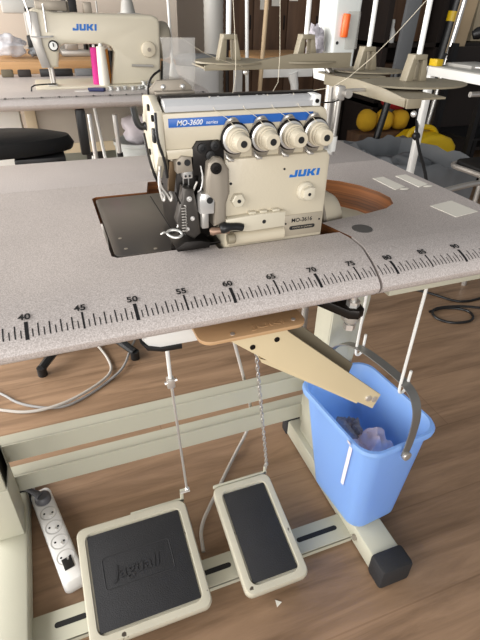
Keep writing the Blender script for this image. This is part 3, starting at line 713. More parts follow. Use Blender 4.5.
# scraps in the bucket
def scrap(cx, cy, cz, w, d, h, mats, label, seed, name='fabric_scrap', a=0):
    rnd = Vector((seed * 7.3, seed * 3.1, seed))
    def f(u, v):
        x, y = (u - .5) * w, (v - .5) * d
        n = noise.noise(Vector((u * 2.6, v * 2.6, 0)) + rnd) + .5 * noise.noise(Vector((u * 6, v * 6, 2)) + rnd)
        r2 = ((u - .5) ** 2 + (v - .5) ** 2) * 4
        x += noise.noise(Vector((u * 4, v * 4, 9)) + rnd) * w * .16; y += noise.noise(Vector((u * 4, v * 4, 19)) + rnd) * d * .16
        ca, sa = math.cos(a), math.sin(a)
        return (cx + x * ca - y * sa, cy + x * sa + y * ca, cz + h * (n * .8 - r2 * .55))
    b = MB(); b.sheet(f, 26, 26, .1); return b.build(name, mats, None, label, 'fabric scrap', 'fabric scraps in the blue bucket', smooth=80)
scrap(96.6, 17.6, -56.5, 9, 13, 3.4, M_cloth, 'crumpled white fabric scrap at the bottom of the blue bucket', 1)
scrap(96.5, 13.6, -48.4, 8.8, 7.8, 4.8, M_pink, 'crumpled pale pink fabric scrap on top in the blue bucket', 2, a=.4)
scrap(94.4, 19.2, -49.8, 5.8, 8, 3.6, M_gcloth, 'grey patterned fabric scrap beside the pink one in the bucket', 3, a=.2)
def rib(u, v):
    z = -42.8 - 16.0 * v; t = (z + 70.2) / 26.8; out = .95 * max(0, 1 - v * 9) ** .5
    hw = 6.3 + 2.2 * t + .2 + out; lx, ly = -hw, -7.0 + .9 * (u - .5) + 2.9 * v
    return (97 - .8 * t + lx * math.cos(rot) - ly * math.sin(rot), 16.8 + 1.4 * t + lx * math.sin(rot) + ly * math.cos(rot), z)
b = MB(); b.sheet(rib, 3, 30, .08)
b.build('fabric_ribbon', M_cloth, None, 'white fabric ribbon hanging over the outside of the blue bucket', 'ribbon')

# ------------------------------------------------------------------ cables on the floor
def cable(pts, r, m, label, name='floor_cable', sm=3):
    b = MB(); b.tube([(x, y, -76 + r + dz) for (x, y, dz) in pts], r, 8, smooth=sm); b.build(name, m, None, label, 'cable')
cable([(10, 108, 0), (16.5, 107.1, 0), (29, 101.7, 0), (42, 102.5, .2), (48, 106, .4), (54, 112, .3), (58, 122, 0)], .4, M_cable, 'grey cable arcing over the floor behind the table, furthest back')
cable([(10, 92, 0), (17.2, 87.5, 0), (22.9, 79.5, 0), (33.8, 73.8, 0), (42, 77, 0), (49.4, 82.2, 0), (54.5, 86, .8), (58, 95, .8), (62, 104, 0), (66, 118, 0)], .4, M_cable, 'grey cable with a long loop across the floor, ending towards the black chair foot')
cable([(9, 84, 0), (17.5, 79.2, 0), (25.6, 75, 0), (36, 75, .8), (46, 80.5, .8), (50.8, 86, .3), (50.4, 93, .2), (48, 101, .8), (45.5, 106, .9), (42, 114, 0)], .45, M_cablew, 'pale cable looping over the floor and bending back below the table edge')
cable([(16, 112, 0), (28, 104.5, 0), (40, 105.5, .8), (50, 112, 0), (57, 120, 0)], .4, M_cable, 'grey cable lying just behind the furthest arc of cable')
cable([(173.4, 82.5, 0), (181.2, 83, .3), (189.8, 78.3, 0), (186, 71.4, 0), (176, 72.6, 0), (172, 78.5, 0), (175, 83.5, .8), (187, 81, 1.0), (196, 76, .8), (206, 74, 0)], .5, M_blk, 'black cable coiled on the floor right of the bucket')
cable([(178, 100, 0), (183.4, 94.6, 0), (188, 86.5, 0), (192, 84, 0), (200, 84, 0), (210, 86, 0)], .5, M_blk, 'black cable running over the floor beyond the black coil')
MB().box(198, 202, 73, 79, -76, -72.6, .4).build('power_adapter', M_blk, None, 'black block at the end of the coiled black cable', 'adapter')
def bit(x, y, label, a=0):
    b = MB(); b.poly([(-.7, -.4, 0), (.7, -.5, 0), (.1, .7, .1)], (0, 0, .12)); b.xform(TR(x, y, -76) @ Matrix.Rotation(a, 4, 'Z')); b.build('paper_scrap', M_paper, None, label, 'scrap')
bit(71.5, 2.4, 'tiny white scrap on the floor in front of the small pedal', .5)
bit(31.5, 54.5, 'tiny white scrap on the floor behind the crossbars', 1.5)

# ------------------------------------------------------------------ thread stand of the overlock
ts = thing('thread_stand', 'metal thread stand with tan spool trays rising behind and right of the overlock', 'thread stand', (79.5, 15.5, .6))
b = MB(); b.cyl((78.7, 15, 9.0), (78.9, 15, 17), .4, seg=14); b.build('post', M_brush, ts)
b = MB(); b.cyl((78.7, 15, 9.4), (78.75, 15, 11.2), .58, seg=14); b.tube([(78.7, 15, 9.8), (78.5, 15.1, 9.3), (77.5, 15.4, 9.1), (74.7, 16, 9.1)], .5, 10, smooth=2); b.build('post_socket', M_white, ts)
b = MB(); b.box(78.3, 79.4, 14.4, 15.6, 15.4, 17.0, .15); b.cyl((79.6, 14.5, 16.2), (79.6, 13.9, 16.2), .5, seg=14); b.build('post_clamp', M_brush, ts)
MB().tube([(78.8, 14.6, 15.5), (77, 13.4, 15.4), (74.0, 12.4, 15.8)], .09, 6, smooth=1).build('guide_wire', M_dark, ts)
def leaf(cx, cy, z, a, L, Wd):
    P = []
    for k in range(28):
        u = 2 * PI * k / 28; x = L / 2 * math.cos(u) * (1 if abs(math.cos(u)) < .9 else 1.04); y = Wd / 2 * math.sin(u)
        P.append((cx + x * math.cos(a) - y * math.sin(a), cy + x * math.sin(a) + y * math.cos(a)))
    return P
def holder(mb, x, y, z, ax):
    # a bent strip with a slot: two uprights and a top, splayed at the foot
    for s in (-1, 1):
        if ax == 'x': mb.prism([(x + s * 1.6, z), (x + s * .55, z), (x + s * .45, z + 2.6), (x + s * .95, z + 2.9)], 'y', y - .7, y + .7, .05)
        else: mb.prism([(y + s * 1.6, z), (y + s * .55, z), (y + s * .45, z + 2.6), (y + s * .95, z + 2.9)], 'x', x - .7, x + .7, .05)
    mb.box(x - .95, x + .95, y - .8, y + .8, z + 2.4, z + 3.0, .08)
def tray1():
    b = MB()
    b.prism([(65.0, 17.75), (86.2, 17.75), (86.2, 19.6), (82.5, 19.6), (77, 19.5), (71, 18.5), (66.2, 18.5), (65, 18.3)], 'y', 25.0, 25.25, .03)
    b.box(65, 86.2, 25.1, 31, 17.9, 18.1)
    b.prism(leaf(69.6, 28, 0, 0, 9.6, 8), 'z', 18.4, 18.6); b.prism(leaf(80.3, 28, 0, 0, 11, 8), 'z', 18.4, 18.6)
    k = b.build('spool_tray', M_tray, ts)
    for x in (69.4, 80.8):
        h = MB(); holder(h, x, 28.5, 18.6, 'x'); h.build('cone_holder', M_tray, k)
        MB().cyl((x, 28.5, 21), (x + .05, 28.5, 44), .33, seg=12).build('spool_pin', M_white, k)
    MB().ball((71, 26, 17.4), .4).build('screw', M_steel, k)
tray1()
b = MB()
b.prism([(7.2, 15.7), (25.5, 15.7), (25.5, 17.0), (24, 17.0), (17.4, 17.3), (12, 17.1), (7.2, 16.6)], 'x', 82.6, 82.85, .03)
b.box(82.7, 84.6, 6.8, 7.05, 15.6, 16.6, .03); b.box(82.7, 88, 7, 25.5, 16.4, 16.6); b.box(84, 91, 23, 30, 16.6, 16.8)
b.prism(leaf(89.6, 15.0, 0, math.radians(-6), 13.6, 9.5), 'z', 16.9, 17.1); b.prism(leaf(91.2, 28.2, 0, math.radians(-20), 10.5, 8), 'z', 16.9, 17.1)
k = b.build('spool_tray', M_tray, ts)
for x, y in ((90.5, 16.4), (90.8, 28.2)):
    h = MB(); holder(h, x, y, 17.1, 'x'); h.build('cone_holder', M_tray, k)
    MB().cyl((x + .2, y, 19.6), (x + .3, y, 44), .33, seg=12).build('spool_pin', M_white, k)
MB().ball((84, 7, 15.0), .35).build('screw', M_steel, k)
MB().tube([(85.4, 28.4, 16.7), (85.2, 29.4, 17.2), (84.6, 29.6, 18)], .45, 10).build('tray_arm', M_brush, ts)
MB().cyl((79.0, 15.2, 16.4), (83, 15.2, 16.4), .2).build('tray_arm', M_brush, ts)

# threads
def thr(pts, label, r=.03, sm=1):
    MB().tube(pts, r, 5, smooth=sm).build('thread', M_thread, None, label, 'thread', 'threads of the overlock')
thr([(74.4, 24, 26.5), (70.4, 14, 18.0), (69.0, 12.6, 17.0)], 'thread slanting down past the middle of the spool tray to the overlock top')
thr([(68.3, 24, 26), (65.6, 15, 19), (64.3, 12.6, 17.0)], 'thread slanting down behind the clear shield to the overlock top')
thr([(88.0, 12, 27), (81.5, 11.5, 21), (76.5, 11.6, 17.4), (73.8, 12.2, 17.0)], 'curving thread from upper right across the spool trays to the overlock top')
thr([(59.7, 16, 21.9), (64, 20, 19.8), (70, 24.8, 18.2)], 'thread sagging from the clear shield to the spool tray')
for i, (x, nm) in enumerate(((63.65, 'leftmost'), (66.95, 'second'), (70.2, 'third'), (73.3, 'rightmost'))):
    thr([(x - 2.4, 11.4, 16.95), (x - 2.2, 10.1, 15.8), (x - .9, 9.9, 15.0), (x - .2, 9.3, 14.2)], 'thread crossing the blue stripe into the %s tension dial' % nm, .03, 0)

# ------------------------------------------------------------------ background: second sewing table
bt = thing('sewing_table', 'pale sewing table with ruler edge behind the overlock, carrying the lockstitch machine', 'table', (40, 145, -76))
YF = 123.5
b = MB(); b.prism([(y + YF + 1.7, z) for y, z in PROF[:-1]] + [(53 + YF, -3.6), (53 + YF, .6)], 'x', -12, 97, .05)
b.build('table_top', M_lam, bt)
sc2 = MB()
for k in range(2 * -10, 2 * 96):
    x = k / 2
    h = 1.0 if k % 10 == 0 else .55; w = .5 if k % 10 == 0 else .16
    sc2.poly([(x - w / 2, YF + 1.5, .02), (x + w / 2, YF + 1.5, .02), (x + w / 2, YF + 1.6 + h, .25), (x - w / 2, YF + 1.6 + h, .25)], (0, 0, .03))
sc2.build('ruler_scale', M_ink, bt, smooth=0)
for x0 in (-8, 89):
    b = MB(); b.box(x0, x0 + 5, 148, 157, -71, -3.6, .2); b.build('leg', M_frame, bt)
    MB().box(x0, x0 + 6, 124, 168, -76, -71, .3).build('foot', M_frame, bt)
MB().box(42, 90, 150, 152, -19, -3.6, .2).build('modesty_panel', M_grill, bt)
MB().box(38.5, 42, 149, 154, -71, -3.6, .2).build('centre_post', M_beige, bt)
MB().box(42, 92, 150, 153, -22.5, -19, .2).build('rail', M_beige, bt)

lm = thing('lockstitch_machine', 'cream lockstitch sewing machine with long arm on the rear pale table', 'sewing machine', (66, 146, .6))
b = MB()
b.prism([(46.2, 21.6), (47.6, 22.2), (53, 21.2), (82.4, 20.9), (84.4, 20.2), (85, 18.6), (84.2, 1.2), (67.6, 1.2), (69.6, 10.6), (68.8, 12.2), (66.5, 12.9), (54.6, 12.9), (53.0, 12.0), (51.7, 6.6), (46.9, 6.4), (45.3, 14.8)], 'y', 139, 152, .9, 3)
b.box(44, 92, 137, 156, .55, 1.3, .2)
b.build('arm', M_cream3, lm)
t = MB(); JUKI(t, 57.6, 16.6, 1.75, 7.4, 138.98, .05); t.build('logo_lettering', M_logo, lm, smooth=0)
MB().prism([(44.9, 21.2), (46.0, 21.6), (48.2, 21.2), (48.2, 12.6), (49.4, 6.6), (46.8, 6.6), (45.0, 14.8)], 'y', 138.4, 139.2, .2).build('face_plate', M_brush, lm)
b = MB(); b.lathe([(1.35, 0), (1.5, .3), (1.5, 1.0), (1.2, 1.2)], (51.2, 138.9, 12.6), (0, -1, 0), 24); d = b.build('tension_dial', M_dark, lm)
MB().lathe([(1.15, 0), (1.1, .3)], (51.2, 137.7, 12.6), (0, -1, 0), 24).build('dial_face', M_white, d)
MB().box(51.05, 51.35, 137.2, 137.45, 12.4, 13.4).build('dial_mark', M_ink, d)
b = MB(); b.tube([(45.2, 138.6, 15.0), (48, 137.9, 14.9), (51.6, 138.4, 15.1)], .28, 6); b.build('thread_guide', M_steel, lm)
b = MB(); b.box(44.0, 45.4, 139.5, 143, 12, 15.2, .3); b.build('lifter_knob', M_blk, lm)
MB().cyl((50.0, 138.2, 16.2), (50.2, 138.2, 23.4), .3, seg=8).build('thread_pin', M_steel, lm)
b = MB(); b.tube([(45.6, 138.6, 15.5), (46.0, 138, 20.5), (45.3, 138, 23.5), (45.0, 138, 25.5)], .25, 6, smooth=1); b.build('take_up_lever', M_steel, lm)
MB().box(48, 57, 141, 147, 21.6, 24.2, .3).build('bobbin_winder', M_grey, lm)
MB().cyl((57.5, 144, 20.9), (57.5, 144, 27), .3, seg=8).build('winder_spindle', M_grey, lm); MB().box(62, 64.5, 142, 146, 20.8, 24, .3).build('thread_pole_bracket', M_grey, lm)
b = MB(); b.cyl((49, 142, 1.2), (49, 142, 7), .35, seg=8); b.cyl((49.8, 141.4, 2), (49.8, 141.4, 7), .5, seg=8); b.box(47.8, 50.6, 138.5, 142.5, 1.3, 1.8, .1); b.build('presser_foot', M_brush, lm)
b = MB(); b.tube([(42.4, 134, .7), (42.8, 134.6, 2.2), (46, 135.4, 2.4), (50, 136, 2.3)], .22, 6, smooth=1); b.build('hem_guide', M_blk, lm)
b = MB(); b.lathe([(2.2, 0), (2.4, .4), (2.2, 1.0), (1.6, 1.2)], (80.6, 139, 11.4), (0, -1, 0), 24); d = b.build('stitch_dial', M_cream2, lm); MB().cyl((80.6, 137.8, 11.4), (80.6, 137.6, 11.4), .6).build('dial_centre', M_grey, d)
b = MB(); b.tube([(74.6, 138.4, 6.9), (81.5, 137.4, 6.7)], .4, 8); b.build('reverse_lever', M_brush, lm)
b = MB(); b.lathe([(5.2, 0), (5.4, .5), (5.6, 2.8), (5.2, 4.0), (4.2, 4.6)], (84.4, 145.5, 13.6), (1, 0, 0), 28); b.build('handwheel', mat('grey_beige_plastic', (150, 142, 126), .5), lm)
b = MB(); b.prism([(84.2, 1.4), (86.6, 1.4), (87.2, 7.4), (85, 8)], 'y', 137.5, 141, .3); b.build('belt_guard', M_blk, lm)
for z, nm in ((20.6, 'top'), (10, 'side')):
    pass
# thread cones on the rear table
def cone(x, y, h, r, m, label, tip=.7):
    c = thing('thread_cone', label, 'thread cone', (x, y, 1.3), 'thread cones by the lockstitch machine')
    MB().lathe([(r * .96, 0), (r, .3), (r * .9, h * .5), (r * tip, h), (r * .3, h + .1)], (x, y, 1.3), (0, 0, 1), 24).build('thread_winding', m, c)
    MB().lathe([(r * .45, 0), (r * .3, h + .8), (.1, h + .82)], (x, y, 1.35), (0, 0, 1), 12).build('cone_core', M_white, c)
cone(63.4, 141, 10.6, 1.5, M_mag, 'magenta thread cone beside the lockstitch pillar', .8)
cone(65.3, 139.0, 11.0, 1.75, M_wth, 'tall white thread cone in front of the lockstitch pillar', .75)
cone(66.9, 142.5, 9.8, 1.3, M_org, 'orange thread cone between the white cone and the black one', .8)
cone(68.6, 144.2, 9.4, 1.2, M_blk, 'black thread cone against the lockstitch pillar', .8)
# bobbins
def bobbin(x, y, z, label, ax=(0, 0, 1), m=M_steel):
    b = MB(); b.lathe([(1.0, 0), (1.0, .12), (.6, .16), (.6, .9), (1.0, .94), (1.0, 1.06), (.3, 1.07)], (x, y, z), ax, 16)
    return b.build('bobbin', M_zinc, None, label, 'bobbin', 'bobbins in front of the lockstitch pillar')
b0 = bobbin(68.6, 131.6, .62, 'bobbin lying in the loose group before the lockstitch pillar')
for (dx, dy, dz) in ((2.3, 1.2, 0), (4.7, .3, 0), (7.0, 1.5, 0), (9.2, .6, 0), (11.4, 2.2, 0), (8.2, 2.9, 0), (10.6, 4.4, 0), (8.6, 1.9, 1.1), (-2.2, .8, 0), (10.4, 2.4, 1.1)):
    dup(b0, (dx, dy, dz))
sc_ = thing('scissors', 'dark blue handled thread snips lying on the rear table', 'scissors', (58.5, 130, .7))
b = MB(); b.prism([(59, 130.4), (63.6, 129.2), (64.4, 130.2), (63.2, 131.4), (59, 131.0)], 'z', .65, 1.7, .2); b.build('handle', M_navy, sc_)
b = MB(); b.prism([(55, 130.6), (59.2, 130.3), (59.2, 131.0), (55, 130.9)], 'z', .7, .95); b.build('blade', M_steel, sc_)
# things at the back of the rear table
MB().box(46, 57.5, 168.2, 170.8, .62, 3.0, .3).build('black_case', M_blk, None, 'flat black case at the back of the rear table', 'case')
MB().box(58.3, 67, 168, 170.6, .62, 2.9, .3).build('grey_case', M_gband, None, 'flat grey case right of the black one on the rear table', 'case')
MB().box(68, 82, 167.6, 170.8, .62, 2.8, .5).build('folded_cloth', M_cloth, None, 'folded white cloth at the back of the rear table', 'cloth')
MB().box(33, 37, 168.4, 170.8, .62, 3.0, .4).build('olive_box', mat('olive_card', (96, 88, 70), .7), None, 'small olive box at the left back of the rear table', 'box')
MB().box(38.5, 43, 168.4, 170.8, .62, 2.9, .4).build('dark_box', M_shelf, None, 'small dark box between the olive box and the black case', 'box')
st2 = thing('thread_stand', 'thin thread pole with a bulbous foot at the right end of the rear table', 'thread stand', (93.3, 160, .6))
b = MB(); b.cyl((93.5, 160, .6), (92.8, 160, 34), .5, seg=12); b.build('pole', M_white, st2)
b = MB(); b.lathe([(2.2, 0), (2.0, .6), (1.3, 2.2), (.9, 4.2), (.5, 5)], (93.5, 160, .6), (0, 0, 1), 18); b.build('pole_foot', M_white, st2)
b = MB(); b.cyl((76, 160, 28.2), (116, 160, 28.6), .7, seg=10); b.build('spool_arm', M_tray, st2)

# third table behind, wooden edge, clutter
wt = thing('work_table', 'wood-edged work table against the wall behind the lockstitch machine', 'table', (50, 205, -76))
b = MB(); b.box(-20, 100, 181, 236, .2, 4.4, .15); b.build('table_top', M_pine, wt)
for x in (-16, 94):
    MB().box(x, x + 4, 184, 188, -76, .2).build('leg', M_frame, wt); MB().box(x, x + 4, 228, 232, -76, .2).build('leg', M_frame, wt)
def blobbag(c, r, label, m, name='plastic_bag'):
    b = MB(); b.ball(c, r, 28, 18, jit=.55, freq=2.2); b.build(name, m, None, label, 'bag', smooth=80)
blobbag((36.0, 195, 9.0), (6, 5, 3.8), 'crumpled white plastic bag at the left end of the wood-edged table', M_bagw)
blobbag((46.6, 193, 6.9), (3.0, 4, 2.0), 'small crumpled grey bag right of the white one on the wood-edged table', M_bag)
b = thing('overlock_machine', 'grey metal machine standing behind the lockstitch arm', 'sewing machine', (65, 200, 4.4))
m = MB(); m.box(56, 74, 198, 206, 4.4, 6.8, .5); m.box(58, 63, 198, 206, 6.6, 11.5, .6); m.box(67, 72, 198, 205, 6.6, 10, .6); m.build('machine_body', M_brush, b)
m = MB(); m.cyl((66, 197.5, 7), (66, 197.5, 12.5), .9); m.cyl((69, 197.2, 8.5), (69, 198, 8.5), 1.6); m.build('machine_fittings', M_dark, b)
b = thing('overlock_machine', 'grey metal machine on the wood-edged table seen above the lockstitch arm', 'sewing machine', (53, 215, 4.4))
m = MB(); m.box(44, 60, 214, 224, 4.4, 22, .8); m.box(36, 52, 214, 222, 19, 24, .8); m.build('machine_body', M_gdesk, b)
m = MB(); m.cyl((56, 213.6, 20.5), (56, 214.2, 20.5), 1.8); m.box(60, 66, 214, 222, 18, 25, .5); m.build('machine_fittings', M_blk, b)
m = MB(); m.cyl((74, 212, 4.4), (74, 212, 24), .35, seg=8); m.lathe([(3.2, 0), (2.4, 4), (1.4, 6)], (86, 205, 20), (0, 0, 1), 16)
m.box(82, 91, 200, 210, 4.4, 20, .5); m.build('machine_motor', M_gdesk, None, 'grey boxed motor standing behind the lockstitch handwheel', 'motor')

# chair behind, with black base
cf = thing('work_chair', 'black work chair with rounded seat edge behind the table, on a five-star base', 'chair', (44, 92, -76))
b = MB(); b.loft([[(28 + (i - .5) * 46 * s, 97 + (j) * s * 8.5, z) for (i, j) in [((math.cos(a) * .5 + .5), math.sin(a)) for a in [2 * PI * k / 28 for k in range(28)]]] for s, z in ((.86, -7.9), (.97, -7.7), (1, -6.3), (.95, -4.3), (.75, -3.3))]); b.build('seat', M_leather, cf)
MB().box(36, 48, 90, 108, -10.4, -8.2, .4).build('seat_plate', M_blk, cf)
MB().tube([(45, 92, -9.6), (47, 84, -9.6)], [.5, .9], 8).build('seat_lever', M_blk, cf)
MB().cyl((45, 112, -70), (45, 108, -6), 1.8).build('gas_column', M_blk, cf)
for k in range(5):
    a = math.radians(-128 + 72 * k)
    e = (45 + 25 * math.cos(a), 112 + 25 * math.sin(a))
    lg = MB(); lg.tube([(45, 112, -68), (45 + 12 * math.cos(a), 112 + 12 * math.sin(a), -70.5), (e[0], e[1], -73.4)], [1.9, 1.6, 1.3], 8); lo = lg.build('base_leg', M_blk, cf)
    MB().cyl((e[0], e[1], -76), (e[0], e[1], -73), 1.5, seg=12).build('glide', M_blk, lo)

# poles, crutch-like rods and bins under the rear table
def rodthing(name, p0, p1, r, m, label, cat='rod'):
    MB().cyl(p0, p1, r, seg=10).build(name, m, None, label, cat)
rt = thing('machine_treadle', 'black treadle arm with steel rods under the rear table, beside the chair', 'treadle', (57, 128, -40))
MB().box(54.0, 57, 128, 131, -18, -4, .6).build('arm', M_blk, rt)
MB().cyl((58.2, 126, -24), (58.0, 126, -5), .7).build('rod', M_steel, rt)
MB().cyl((57, 127, -76), (57.8, 127, -18), .9).build('lower_rod', M_zinc, rt)
rodthing('thin_rod', (66.8, 138, -76), (60.8, 138, -5), .55, M_white, 'thin white slanted rod under the rear table, left of the steel crutch')
kl = thing('knee_lifter', 'steel rod with black rubber end under the rear table, left of the white bucket', 'knee lifter', (70, 134, -76))
MB().cyl((66.3, 128.5, -22), (66.0, 128.5, -6), .8).build('rod', M_steel, kl)
MB().cyl((67.2, 128.5, -40), (66.3, 128.5, -18), 1.3, 1.0).build('rubber_end', M_blk, kl)
MB().cyl((68, 128.5, -76), (67.2, 128.5, -40), .8).build('lower_rod', M_zinc, kl)
wb = thing('waste_bucket', 'white plastic bucket under the rear table beside the overlock', 'bucket', (75.5, 140, -76))
b = MB(); b.lathe([(5.2, 0), (5.6, .5), (8.0, 58), (8.4, 58.2), (8.4, 59.4), (7.6, 59.4), (7.4, 56), (5.0, 4)], (74.2, 139, -76), (0, 0, 1), 28); b.build('bucket_body', M_yw, wb)
MB().ball((74.6, 139, -13), (5.2, 4.5, 4.6), jit=.6, freq=2).build('fabric_scrap', M_cloth, None, 'white fabric bunched on top of the white bucket', 'fabric scrap', smooth=80)
MB().box(40, 100, 176, 179, -76, -19, .2).build('low_partition', M_sage, None, 'pale grey-green panel standing under the wood-edged table', 'panel')
MB().box(58, 64.5, 164, 170, -76, -22, .3).build('bin', M_shelf, None, 'dark bin in front of the pale panel under the rear table', 'bin')
MB().box(8, 36.6, 157, 171, -76, -3.8, .3).build('white_cabinet', M_white, None, 'white cabinet at the far left under the rear table', 'cabinet')

# ------------------------------------------------------------------ background, middle and right
dr = thing('drum', 'tall white drum with a grey lid standing between the machines, behind the clear shield', 'drum', (114.5, 200, -76))
b = MB(); b.lathe([(9.6, 0), (10, 1), (10.0, 76), (9.4, 77)], (114.6, 200, -76), (0, 0, 1), 32); b.build('drum_body', M_drum, dr)
b = MB(); b.lathe([(10.4, 0), (10.6, .4), (10.6, 2.6), (9.0, 3.6), (2, 4)], (114.6, 200, .8), (0, 0, 1), 32); b.build('lid', M_gband, dr)
b = MB(); b.lathe([(4.6 + (.25 if k % 2 else 0), k * 1.5) for k in range(90)], (130, 222, -76), (0, 0, 1), 24); b.build('flexible_duct', M_gdesk, None, 'pale grey ribbed duct standing behind the white drum', 'duct')

# dark shelving across the back
wr = thing('wardrobe', 'brown wooden wardrobe with papers on its doors behind the spool tray', 'wardrobe', (195, 300, -76))
MB().box(160, 252, 300, 328, -76, 110, .3).build('carcass', M_brown, wr)
for x0, x1 in ((161, 181), (182, 205), (206, 229), (230, 251)):
    d = MB().box(x0, x1, 298.6, 300, -70, 108, .2).build('door', M_brown, wr); MB().box(x1 - 2, x1 - 1.2, 297.8, 298.6, 10, 18, .1).build('handle', M_dark, d)
for x, z, nm in ((186, 21, 'leftmost'), (194, 23, 'middle'), (206.5, 26, 'rightmost')):
    MB().box(x, x + 6, 298.3, 298.55, z, z + 12).build('paper_sheet', M_paper, None, 'white paper sheet on the wardrobe door, %s of three' % nm, 'paper', 'paper sheets on the wardrobe')
for i, (x, w) in enumerate(((149.5, 2.2), (154, 3), (159.2, 1.6))):
    rodthing('dark_pole', (x - 16, 238, -76), (x - 17, 238, 60), w / 1.6, M_shelf, ['dark pole standing just right of the ribbed duct', 'thick dark pole, middle of the three by the duct', 'thin dark pole, nearest the wardrobe of the three'][i], 'pole')
rodthing('white_pole', (145.8, 210, -76), (141.4, 210, 56), .9, M_white, 'upright white pole behind the spool tray', 'pole')
rodthing('tan_stick', (147.8, 210.5, -76), (153.5, 210.5, 40), 1.1, M_tan, 'slanted tan stick leaning behind the spool tray', 'stick')
rk = thing('shelf_rack', 'dark shelf rack with bins behind the right spool tray', 'shelf', (300, 285, -76))
for x in (258, 300, 352, 400): MB().box(x, x + 4, 262, 300, -76, 120).build('upright', M_shelf, rk)
for z in (-70, -34, 2, 44): MB().box(258, 404, 262, 300, z, z + 2.5).build('shelf_board', M_shelf, rk)
MB().box(258, 404, 299, 302, -76, 120).build('back_panel', M_shelf, rk)
for i, (x0, x1, z0, z1, m, nm) in enumerate(((266, 292, 5, 36, M_brown, 'brown box on the rack shelf left of the upright rod'), (306, 330, 5, 34, M_shelf, 'dark box on the rack shelf right of the upright rod'), (264.5, 284, -31, -8, M_brown, 'brown box on the lower rack shelf beyond the grey bag'), (306, 340, -31, -4, M_shelf, 'dark box on the lower rack shelf at the right'), (334, 350, 5, 38, M_beige, 'beige board upright on the rack shelf'))):
    MB().box(x0, x1, 268, 290, z0, z1, .4).build('storage_box', m, None, nm, 'box')
wbt = thing('white_bottle', 'small white bottle on the rack shelf behind the orange holder', 'bottle', (266, 264, 4.5))
MB().lathe([(2.2, 0), (2.3, 6), (1.0, 8.5), (.9, 11)], (266, 266, 4.5), (0, 0, 1), 16).build('bottle_body', M_white, wbt); MB().lathe([(1.1, 0), (.8, 2)], (266, 266, 15.5), (0, 0, 1), 12).build('cap', M_white, wbt)

# table with pale wood top and white stand beyond the overlock
pt = thing('side_table', 'table with pale wood top and white legs between the overlock and the wardrobe', 'table', (166, 228, -76))
MB().box(146, 186, 214, 250, -1.4, 2.2, .2).build('table_top', M_pine, pt)
MB().box(154, 184, 216, 218, -8, -1.4, .6).build('apron', M_white, pt)
b = MB(); b.tube([(172, 217, -6), (174.5, 217, -14), (175, 217, -40), (169, 217, -52)], [3, 2.6, 2.2, 2], 10, smooth=1); b.tube([(170, 217, -52), (164, 215, -66), (158, 213, -74)], 2, 8); b.tube([(170, 217, -52), (180, 217, -66), (188, 216, -74)], 2, 8); b.build('pedestal', M_white, pt)
MB().box(150, 154, 244, 248, -76, -1.4).build('leg', M_white, pt)
wl = thing('folding_stand', 'white metal stand leg on the floor beyond the overlock post', 'stand', (205, 232, -76))
b = MB(); b.tube([(204, 220, -8), (201, 220, -38), (198, 218, -44)], 2.0, 8); b.tube([(186, 214, -44), (198, 216, -43), (222, 214, -46)], 1.8, 8); b.build('stand_frame', M_gdesk, wl)
MB().tube([(198, 218, -44), (198, 218, -76)], 2.0, 8).build('stand_post', M_gdesk, wl)

# white holder with orange tube above the spool tray
hb = thing('thread_dispenser', 'white plastic holder with clear window and orange tube behind the spool trays', 'dispenser', (103, 60, -76))
MB().cyl((104.6, 61, -76), (104.6, 61, 12), 1.0).build('stand_pole', M_brush, hb)
b = MB(); b.prism([(101.6, 11.5), (106.6, 11.5), (107.0, 14), (107.0, 15.5), (107.6, 30), (101.4, 30), (101.6, 16), (101.0, 14.6)], 'y', 57, 64, .6, 3); b.build('holder_body', M_yw, hb)
b = MB(); b.box(104.4, 107.0, 56.5, 57.1, 17.5, 24, .1); b.build('clear_window', M_clear, hb)
b = MB(); b.cyl((103.6, 56.4, 19.6), (103.8, 56.4, 23.6), .75, seg=14, bev=.2); b.build('orange_tube', M_orange, hb)
MB().cyl((102.6, 57.1, 18.6), (102.6, 56.9, 18.6), .3, seg=10).build('screw_hole', M_ink, hb)
MB().ball((99.2, 60, 18.5), (1.5, 2.2, 3.2), jit=.6, freq=2.4).build('patterned_cloth', M_gcloth, hb)

# grey desk at the right
gd = thing('desk', 'grey topped desk with white edge and white legs at the right back', 'desk', (230, 118, -76))
MB().box(193.8, 270, 96, 137, 4.6, 5.3, .1).build('desk_top', M_gdesk, gd)
MB().box(192.9, 193.9, 96, 137, 1.8, 5.0, .1).build('edge_rail', M_white, gd)
MB().box(192.9, 270, 136.4, 137.4, 1.8, 5.0, .1).build('edge_rail', M_white, gd)
MB().box(193.0, 195.6, 134.4, 137, -76, 4.6, .2).build('leg', M_white, gd); MB().box(264, 267, 134, 137, -76, 4.6, .2).build('leg', M_white, gd); MB().box(264, 267, 97, 100, -76, 4.6, .2).build('leg', M_white, gd)
MB().cyl((200, 118, -3), (268, 118, -3), 1.0).build('crossbar', M_steel, gd)
def pile(x0, x1, y0, y1, z, m_, label, a, h=.5, name='paper_stack', cat='paper'):
    b = MB(); b.box(-(x1 - x0) / 2, (x1 - x0) / 2, -(y1 - y0) / 2, (y1 - y0) / 2, z, z + h, .08); b.xform(TR((x0 + x1) / 2, (y0 + y1) / 2, 0) @ Matrix.Rotation(a, 4, 'Z')); b.build(name, m_, None, label, cat)
pile(200, 216, 122, 135, 5.32, M_gdesk, 'pale grey folded fabric at the left corner of the grey desk', .08, 1.1, 'folded_fabric', 'cloth')
pile(212, 232, 104, 118, 5.32, M_grey, 'darker grey cloth on the middle of the grey desk', .3, .9, 'folded_fabric', 'cloth')
pile(222, 238, 124, 135, 5.32, M_blk, 'black folder on the far side of the grey desk', .2, 1.2, 'folder', 'folder')
